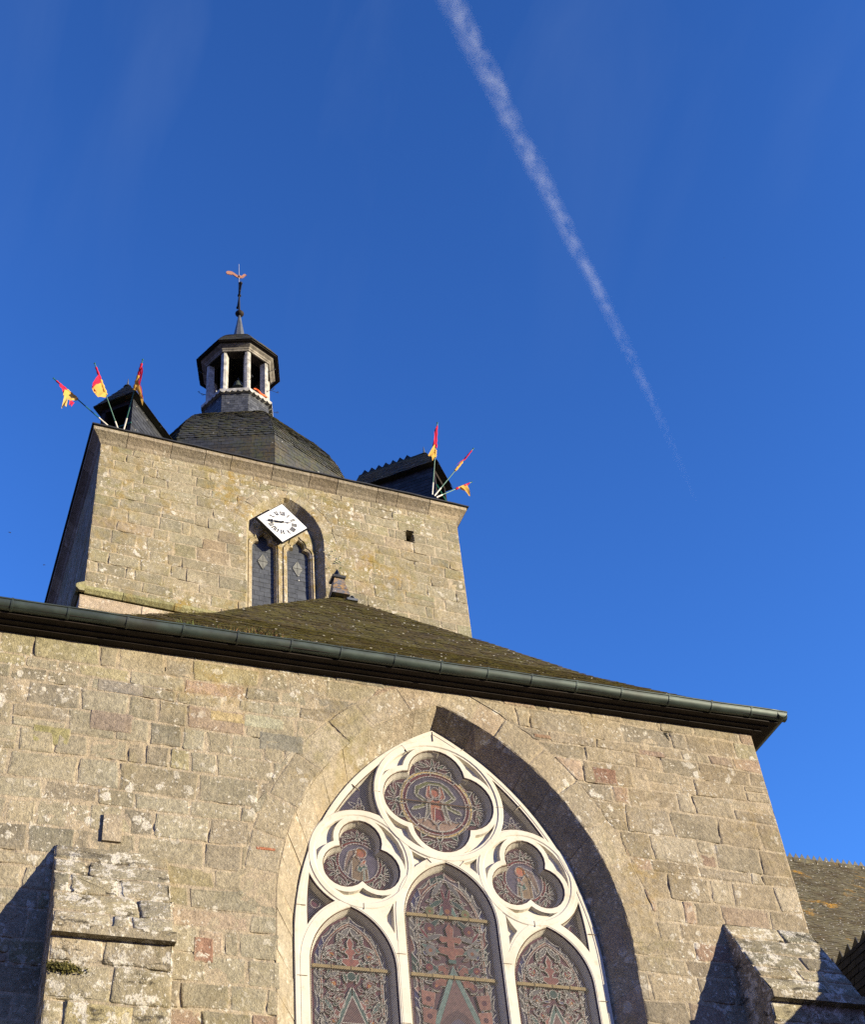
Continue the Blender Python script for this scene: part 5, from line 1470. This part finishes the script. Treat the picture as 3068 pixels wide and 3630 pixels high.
for k in range(60):
    a = 2*math.pi*k/60; r = .335; stroke((r*math.cos(a)-.0045, r*math.sin(a)), (r*math.cos(a)+.0045, r*math.sin(a)), .0045)
STC = (.30, .29, .28)
rng = random.Random(99)   # the maker's name in thin grey script, too small to read
x = -.115
while x < .115:
    if abs(x+.012) > .016:
        stroke((x, .088), (x+.008, .088+rng.choice((.022, .024, .038))), .0022); stroke((x+.008, .11), (x+.014, .088), .0018)
    x += .0155
dial.build('dial', plain_mat('painted_dial', (1, 1, 1), 0.35, 0.4, var=0.07, scale=3, use_col=True), CL)
def hand(ang, lr, lb, w, d):
    m = MB(); a = rad(90-ang); e = (math.cos(a), math.sin(a)); n = (-e[1], e[0])
    def q(l, s): return (e[0]*l+n[0]*s, e[1]*l+n[1]*s)
    def pg(pts): m.face([fC(*q(*p), d) for p in pts]); m.loft([[fC(*q(*p), d) for p in pts], [fC(*q(*p), d-.006) for p in pts]])
    pg([(0, -w*.7), (lr*.55, -w), (lr*.68, -w*.5), (lr*.68, w*.5), (lr*.55, w), (0, w*.7)])
    for sg in (-1, 1): pg([(lr*.66, 0), (lr*.74, sg*w*1.5), (lr*.86, sg*w*1.6), (lr*.97, sg*.2*w), (lr, 0), (lr*.93, 0), (lr*.84, sg*w*.75), (lr*.76, sg*w*.6)])
    pg([(-lb, -w*.22), (0, -w*.22), (0, w*.22), (-lb, w*.22)]); pg([(-lb, -w*.8), (-lb*.85, -w*.4), (-lb*.85, w*.4), (-lb, w*.8), (-lb*1.12, 0)])
    m.lathe(fC(0, 0, d) , [(.02, -.004), (.02, .004)], 12)
    m.build('hand', M['ink'], CL)
hand(264, .325, .15, .010, .100); hand(262, .245, .12, .017, .085)
mb = MB(); mb.lathe(fC(0, 0, .09), [(.016, -.016), (.016, .016)], 12); mb.build('hub', M['ink'], CL)

# flags
REDC, YELC = (.62, .03, .075), (.72, .43, .10)
def flag(name, base, tip, cloth, label, pale=.17):
    """base/tip in tower coordinates; cloth: list of (colour, outline) with outline points (along from tip 0..1, drop, depth)"""
    B, Tp = T(*base), T(*tip); ln = (B-Tp).length; d = (B-Tp)/ln
    t = thing('flag', B, label, 'flag', 'red and yellow flags on green poles at the tower corners')
    mb = MB(); mb.tube([Tp-d*.03, Tp+d*ln*(1-pale)], .0115, 8); mb.lathe(Tp-d*.05, [(.004, -.02), (.02, 0), (.004, .03)], 8); mb.build('pole', M['green_pole'], t)
    mb = MB(); mb.tube([Tp+d*ln*(1-pale), B], .017, 8); mb.build('pole_foot', M['pale_pole'], t)
    dn = Vector((0, 0, -1)); hz = Vector((TU.x, TU.y, 0)); fr = Vector((-TV.x, -TV.y, 0))
    mb = MB()
    # sleeve round the pole
    for c_, s0, s1 in cloth['sleeve']:
        n = 9; rows = []
        for i in range(n+1):
            s = s0+(s1-s0)*i/n; p = Tp+d*s; r = cloth.get('sr', .03)*(.55+.6*s/cloth['len'])*(1+.2*math.sin(i*2.1))
            a = d.orthogonal().normalized(); b = d.cross(a); rows.append([p+r*(math.cos(w)*a+math.sin(w)*b) for w in [k*math.pi/5 for k in range(10)]])
        mb.loft(rows, True, False, c_)
    for c_, top, bot, fold in cloth['sheets']:
        # sheet between two polylines given as (s along pole, sideways, drop)
        n, m = 10, 8
        def ev(L, f):
            x = f*(len(L)-1); i = min(int(x), len(L)-2); q = x-i
            a, b = Vector(L[i]), Vector(L[i+1]); v = a.lerp(b, q); return Tp + d*v.x + hz*v.y + dn*v.z
        rows = []
        for j in range(m+1):
            rows.append([ev(top, i/n).lerp(ev(bot, i/n), j/m) + fr*(fold*math.sin(i/n*7+j*.5)*(j/m)**.7 + .02) for i in range(n+1)])
        mb.loft(rows, closed=False, c=c_)
    mb.build('cloth', M['cloth'], t, smooth=True)
    return t
flag('flag', (.15, .4, 21.42), (-1.02, .1, 22.0), dict(len=.56, sr=.030, sleeve=[(REDC, .02, .30), (YELC, .29, .57)],
     sheets=[(REDC, [(.10, 0, .0), (.30, 0, 0)], [(.10, .0, .06), (.26, -.03, .16)], .02), (YELC, [(.27, -.02, .0), (.57, 0, 0)], [(.20, .02, .24), (.36, .03, .30), (.57, 0, .03)], .03),
             ((.62, .42, .13), [(.24, .01, .20), (.32, .02, .26)], [(.22, .01, .62), (.27, .06, .50)], .03), (REDC, [(.34, .04, .24), (.44, .06, .24)], [(.37, .02, .38), (.43, .02, .36)], .02)]),
     'leftmost flag, on the most slanted green pole at the left tower corner')
flag('flag', (.38, .3, 21.19), (-.335, -.3, 22.24), dict(len=.62, sr=.034, sleeve=[(REDC, .03, .32), (YELC, .31, .64)],
     sheets=[(REDC, [(.20, 0, 0), (.38, 0, 0)], [(.30, -.14, .16), (.42, -.20, .18)], .03), (YELC, [(.36, -.02, 0), (.62, 0, 0)], [(.42, -.19, .18), (.62, -.15, .20), (.66, .0, .03)], .03), ((.55, .02, .04), [(.36, -.17, .16), (.42, -.19, .16)], [(.44, -.16, .22), (.50, -.11, .22)], .02)]),
     'middle flag of the left three, its cloth blown out left of the pole')
flag('flag', (.46, .3, 21.30), (.531, -.6, 22.36), dict(len=.60, sr=.038, sleeve=[(REDC, .03, .30), (YELC, .29, .60)],
     sheets=[(REDC, [(.10, 0.02, 0), (.45, .04, 0)], [(.14, .06, .10), (.52, .07, .08)], .03), (YELC, [(.40, 0, 0), (.60, .03, 0)], [(.56, .16, .18), (.74, .22, .18)], .04), (REDC, [(.46, .08, .0), (.56, .10, .02)], [(.60, .17, .14), (.66, .19, .14)], .03)]),
     'most upright flag at the left tower corner, cloth wrapped along its pole')
flag('flag', (7.10, .0, 21.12), (7.10, -.62, 22.78), dict(len=.78, sr=.028, sleeve=[(REDC, .02, .50), (YELC, .62, .80)],
     sheets=[(REDC, [(.05, -.01, 0), (.50, -.02, 0)], [(.10, -.05, .02), (.55, -.08, .02)], .025), (YELC, [(.48, -.03, 0), (.78, 0, 0)], [(.74, -.17, .06), (.86, -.05, .04)], .03), (REDC, [(.44, -.05, -.02), (.50, .03, -.02)], [(.56, -.05, .02), (.56, .03, .02)], .02)]),
     'upright flag at the right tower corner, yellow lower half hanging left')
flag('flag', (7.16, .02, 21.12), (7.99, -.45, 22.45), dict(len=.74, sr=.024, sleeve=[(REDC, .02, .36), (YELC, .42, .72)],
     sheets=[(REDC, [(.10, 0, 0), (.40, 0, 0)], [(.22, -.05, .10), (.46, -.16, .14)], .03), (YELC, [(.36, -.02, 0), (.66, 0, 0)], [(.46, -.08, .10), (.68, -.05, .06)], .03)]),
     'middle flag of the right three, red half twisted over the yellow')
flag('flag', (7.22, .05, 21.12), (8.15, .12, 22.0), dict(len=.52, sr=.022, sleeve=[(REDC, .02, .26), (YELC, .25, .46), (REDC, .46, .54)],
     sheets=[(REDC, [(.04, 0, 0), (.24, 0, 0)], [(.10, .01, .04), (.26, .02, .05)], .02), (YELC, [(.18, 0.02, 0), (.42, 0, 0)], [(.14, .06, .34), (.20, .01, .30), (.34, -.02, .06)], .04)]),
     'lowest flag at the right tower corner, on the most slanted pole')

# ================================================================== CHOIR AND SIDE CHAPEL (right)
CH_ = thing('church_choir', (17, 22.8, GZ), 'long lichened slate choir roof with toothed ridge behind the right buttress', 'building')
mb = MB(); rng = random.Random(101); L45 = math.hypot(6.6, 6.9)
fCh = lambda s, t, d: (s, 16.2 + 6.6*t/L45 - d*.72, 8.6 + 6.9*t/L45 + d*.69)
slates(mb, fCh, lambda t: (10.6, 27.0), 0, L45, .115, .19, rng, lambda r: tuple(q*1.8 for q in slate_col_brown(r)))
mb.face([(10.0, 16.2, 8.58), (27, 16.2, 8.58), (27, 22.8, 15.48), (10.0, 22.8, 15.48)], (.03, .03, .03)); mb.face([(10.0, 29.4, 8.58), (27, 29.4, 8.58), (27, 22.8, 15.48), (10.0, 22.8, 15.48)], (.03, .03, .03))
cr = mb.build('roof', M['slate_choir'], CH_)
mb = MB(); teeth(mb, (9.8, 22.8, 15.53), (27, 22.8, 15.53), (0, -.15, 1), (0, .014, 0), .157, .12, (.014, .014, .015)); mb.build('ridge_crest', M['slate_plain'], cr)
mb = MB()
for k in range(30): mb.abox(9.9+.6*k, 10.48+.6*k, 22.60, 22.62, 15.30, 15.41, (.06, .06, .06))
mb.build('ridge_band', M['slate_choir'], cr)
masonry('wall', M['wall'], CH_, [dict(map=lambda u, z, d: (u, 16.5-d, z), r=(9.63, 27, GZ, 8.7), seed=103, col=col_transept, res=.3, step=.3, h=(.3, .42), w=(.5, 1.1))])
SCH = thing('side_chapel', (11.3, 13, GZ), 'low side chapel with shade-darkened slate flank and toothed ridge beside the right buttress', 'building')
mb = MB(); rng = random.Random(105); XRG, ZRG = 10.8, 7.50
sl = math.hypot(.95, 3.1)
fS = lambda s, t, d: (XRG-.95+.95*t/sl - d*.95, s, ZRG-3.1+3.1*t/sl + d*.3)
fS2 = lambda s, t, d: (XRG+3.0-3.0*t/4.3 + d*.7, s, ZRG-3.1+3.1*t/4.3 + d*.7)
hipY = lambda t, full: 11.28 - (1-t/full)*3.1*.98
slates(mb, fS, lambda t: (hipY(t, sl), 16.4), 0, sl, .11, .18, rng, lambda r: tuple(x*.45 for x in slate_col(r)))  # flank slates darkened: their shade is put into the colour
slates(mb, fS2, lambda t: (hipY(t, 4.3), 16.4), 0, 4.3, .11, .18, rng, lambda r: tuple(x*.45 for x in slate_col(r)))
slates(mb, lambda s, t, d: (s, 11.28-3.04*(1-t/4.34)-d*.7, ZRG-3.1+3.1*t/4.34+d*.7), lambda t: (XRG-.95*(1-t/4.34), XRG+3.0*(1-t/4.34)), 0, 4.34, .11, .18, rng, slate_col)
mb.face([(XRG-.95, 8.24, ZRG-3.12), (XRG-.95, 16.4, ZRG-3.12), (XRG, 16.4, ZRG-.02), (XRG, 11.28, ZRG-.02)], (.02, .02, .02)); mb.face([(XRG-.95, 8.24, ZRG-3.12), (XRG+3, 8.24, ZRG-3.12), (XRG, 11.28, ZRG-.02)], (.02, .02, .02)); mb.face([(XRG+3, 8.24, ZRG-3.12), (XRG+3, 16.4, ZRG-3.12), (XRG, 16.4, ZRG-.02), (XRG, 11.28, ZRG-.02)], (.02, .02, .02))
sr_ = mb.build('roof', plain_mat('shaded_slate', (1, 1, 1), .7, .1, var=.3, use_col=True), SCH)
mb = MB(); teeth(mb, (XRG, 11.4, ZRG), (XRG, 16.3, ZRG), (0, 0, 1), (.014, 0, 0), .17, .11, (.02, .02, .022), saw=True); mb.build('ridge_crest', M['slate_plain'], sr_)
mb = MB(); mb.abox(XRG-.9, XRG+2.9, 8.4, 16.3, GZ, ZRG-3.1, (.3, .25, .18)); mb.build('wall', M['wall'], SCH)

# ================================================================== PLANTS
def tuft(name, c, n, h, spread, label, group, seed, lean=(0, -1, 0), cat='plant', cols=((.10, .12, .03), (.17, .14, .05), (.20, .13, .06))):
    mb = MB(); rng = random.Random(seed); c = Vector(c)
    for k in range(n):
        b = c + Vector((rng.gauss(0, spread), rng.gauss(0, .02), 0)); l = h*rng.uniform(.4, 1.1)
        d = Vector((rng.gauss(0, .5), rng.gauss(0, .4), 1)).normalized(); bend = Vector((rng.gauss(0, .5), -abs(rng.gauss(0, .4)), -.35))
        w = d.cross(Vector((rng.random()-.5, rng.random()-.5, .1))).normalized()*.004
        col = rng.choice(cols); g = rng.uniform(.6, 1.3); col = tuple(x*g for x in col)
        p = [b + d*l*t + bend*l*t*t*.6 for t in (0, .5, 1)]
        i = [mb.vert(q, col) for q in (p[0]-w, p[0]+w, p[1]+w*.9, p[1]-w*.9, p[2])]
        mb.f.append([i[0], i[1], i[2], i[3]]); mb.f.append([i[3], i[2], i[4]])
    return tag(mb.build(name, M['plant']), label, cat, group)
tuft('grass_tuft', (3.20, 11.70, 9.93), 420, .16, .13, 'largest rusty tipped grass tuft growing in the gutter', 'grass tufts growing in the gutter', 1, cols=((.10, .11, .03), (.15, .12, .04), (.20, .10, .05)))
tuft('grass_tuft', (2.78, 11.72, 9.93), 160, .13, .10, 'middle thin grass tuft of three growing in the gutter', 'grass tufts growing in the gutter', 2)
tuft('grass_tuft', (2.36, 11.72, 9.92), 170, .13, .09, 'leftmost green grass tuft growing in the gutter', 'grass tufts growing in the gutter', 3, cols=((.09, .12, .03), (.12, .14, .04)))
mb = MB(); rng = random.Random(7)   # little wall plant right of the belfry window
for k in range(26):
    u, z = 4.80 + rng.gauss(0, .10), 18.62 + rng.gauss(0, .11); c = T(u, -.03-abs(rng.gauss(0, .02)), z); a = rng.uniform(0, 6.3); r = rng.uniform(.012, .03)
    e1 = Vector((TU.x*math.cos(a), TU.y*math.cos(a)-.3, math.sin(a)))*r; e2 = Vector((-math.sin(a)*TU.x, -.2, math.cos(a)))*r*.6
    g = rng.uniform(.6, 1.2); mb.face([c-e1, c-e2, c+e1, c+e2], (.07*g, .10*g, .03*g))
tag(mb.build('wall_plant', M['plant']), 'small green wall plant in the tower joints beside the belfry window', 'plant')
mb = MB(); rng = random.Random(9)   # moss cushion on the left buttress
for k in range(900):
    u = 1.36 + rng.gauss(0, .09); 
    if not 1.25 < u < 1.62: continue
    z = 5.78 - .06*(u-1.30) + rng.gauss(0, .022); c = Vector((u, 11.46-abs(rng.gauss(0, .018)), z)); a = rng.uniform(0, 6.3); r = rng.uniform(.006, .014)
    e1 = Vector((math.cos(a), -.4, math.sin(a)))*r; e2 = Vector((-math.sin(a), -.5, math.cos(a)))*r*.6; g = rng.uniform(.4, 1.2)
    mb.face([c-e1, c-e2, c+e1, c+e2], (.085*g, .075*g, .018*g))
tag(mb.build('moss_cushion', M['plant']), 'dark green moss cushion on the left buttress below its drip', 'moss')

# ================================================================== SKY THINGS
def bird(d, dist, span, head, label):
    d = Vector(d).normalized()*dist; t = thing('bird', d, label, 'bird', 'swifts flying beside the tower')
    f = Vector(head).normalized(); s = Vector((0, .15, 1)).cross(f).normalized() if False else f.cross(Vector((0, .8, -.6))).normalized(); up = s.cross(f)
    mb = MB(); L = span*.42
    mb.tube([d - f*L*.55, d - f*L*.3, d, d + f*L*.3, d + f*L*.45], [span*.012, span*.035, span*.055, span*.045, span*.01], 8); mb.face([d-f*L*.4, d-f*L*.75+s*span*.06, d-f*L*.55, d-f*L*.75-s*span*.06])
    mb.build('body', M['bird'], t)
    for sg in (-1, 1):
        mb = MB(); q = [d+f*L*.25, d+f*L*.30+s*sg*span*.2+up*span*.04, d-f*L*.05+s*sg*span*.5+up*span*.02, d+f*L*.02+s*sg*span*.22+up*span*.03, d-f*L*.12]
        mb.face(q); mb.face([p+up*span*.01 for p in q][::-1]); mb.build('wing', M['bird'], t)
bird((.0228, .7327, .6801), 90, .42, (1, .1, .05), 'upper left swift in flight left of the tower, heading right')
bird((.0492, .7441, .6663), 90, .38, (-1, .1, 0), 'small swift in flight nearest the left tower wall')
bird((.4487, .4401, .7778), 150, .26, (-1, .3, -.1), 'tiny distant swift alone in the sky right of the contrail')

# contrail: many small soft puffs of thin vapour, high up
def contrail():
    C = [Vector(p) for p in ((0.256, 0.4144, 1), (0.2641, 0.4228, 1), (0.2913, 0.4468, 1), (0.3285, 0.4803, 1), (0.3698, 0.5224, 1), (0.4161, 0.5671, 1), (0.4771, 0.6286, 1), (0.5366, 0.6805, 1), (0.5698, 0.7139, 1), (0.6142, 0.7596, 1), (0.657, 0.8024, 1), (0.6987, 0.849, 1))]
    H = 3000.0; A, B = C[0]*H, C[-1]*H; ax = B-A; Ln = ax.length
    R0, R1 = 26.0, 9.0
    mb = MB(); n = 36
    mb.loft([[(Ln*f, (R0*(1-f)**.75+R1+5)*math.cos(2*math.pi*k/16) - 105*max(f, 0)**2*(1-f), (R0*(1-f)**.75+R1+5)*math.sin(2*math.pi*k/16)) for k in range(16)] for f in [-.5+1.5*i/n for i in range(n+1)]], True, True)
    m = bpy.data.materials.new('vapour'); m.use_nodes = True; t = m.node_tree; t.nodes.clear(); N = t.nodes.new; K = t.links.new
    out = N('ShaderNodeOutputMaterial'); vol = N('ShaderNodeVolumePrincipled'); vol.inputs['Color'].default_value = (.92, .97, 1, 1); vol.inputs['Anisotropy'].default_value = 0.0
    tc = N('ShaderNodeTexCoord'); sp = N('ShaderNodeSeparateXYZ'); K(tc.outputs['Object'], sp.inputs[0])
    def mth(op, a, b=0.0, clamp=False):
        q = N('ShaderNodeMath'); q.operation = op; q.use_clamp = clamp
        for s_, v in ((0, a), (1, b)):
            if isinstance(v, bpy.types.NodeSocket): K(v, q.inputs[s_])
            else: q.inputs[s_].default_value = v
        return q.outputs[0]
    def noi(sc, det, stretch):
        mp = N('ShaderNodeMapping'); mp.inputs['Scale'].default_value = (sc*stretch, sc, sc); K(tc.outputs['Object'], mp.inputs['Vector'])
        q = N('ShaderNodeTexNoise'); q.inputs['Scale'].default_value = 1.0; q.inputs['Detail'].default_value = det; q.inputs['Roughness'].default_value = .6; K(mp.outputs[0], q.inputs['Vector']); return q.outputs['Fac']
    f = mth('DIVIDE', sp.outputs['X'], Ln, True)
    R = mth('ADD', mth('MULTIPLY', mth('POWER', mth('SUBTRACT', 1.0, f), .75), R0), R1)
    wob = mth('MULTIPLY', mth('SUBTRACT', noi(.010, 4, .6), .5), 34.0)
    bend = mth('MULTIPLY', mth('MULTIPLY', mth('MULTIPLY', f, f), mth('SUBTRACT', 1.0, f)), 105.0)
    y = mth('ADD', mth('ADD', sp.outputs['Y'], bend), mth('MULTIPLY', wob, mth('SUBTRACT', 1.0, f)))
    r = mth('SQRT', mth('ADD', mth('MULTIPLY', y, y), mth('MULTIPLY', sp.outputs['Z'], sp.outputs['Z'])))
    fall = mth('POWER', mth('SUBTRACT', 1.0, mth('DIVIDE', r, R), True), 1.15)
    puff = mth('MULTIPLY', mth('SUBTRACT', noi(.034, 6, .7), .38, True), 6.0)
    slow = mth('ADD', mth('MULTIPLY', noi(.006, 2, 1.0), 1.2), .35)
    fade = mth('POWER', mth('SUBTRACT', 1.0, mth('MULTIPLY', mth('SUBTRACT', f, .45, True), 1.55), True), 1.4)
    den = mth('MULTIPLY', mth('MULTIPLY', mth('MULTIPLY', fall, puff), mth('MULTIPLY', slow, fade)), .0055)
    K(den, vol.inputs['Density']); K(vol.outputs[0], out.inputs['Volume'])
    try: m.cycles.volume_step_rate = 0.02
    except Exception: pass
    ob = mb.build('contrail', m); ob.matrix_world = Matrix.Translation(A) @ ax.to_track_quat('X', 'Z').to_matrix().to_4x4()
    tag(ob, 'long white aircraft contrail slanting down across the blue sky', 'contrail')
contrail()
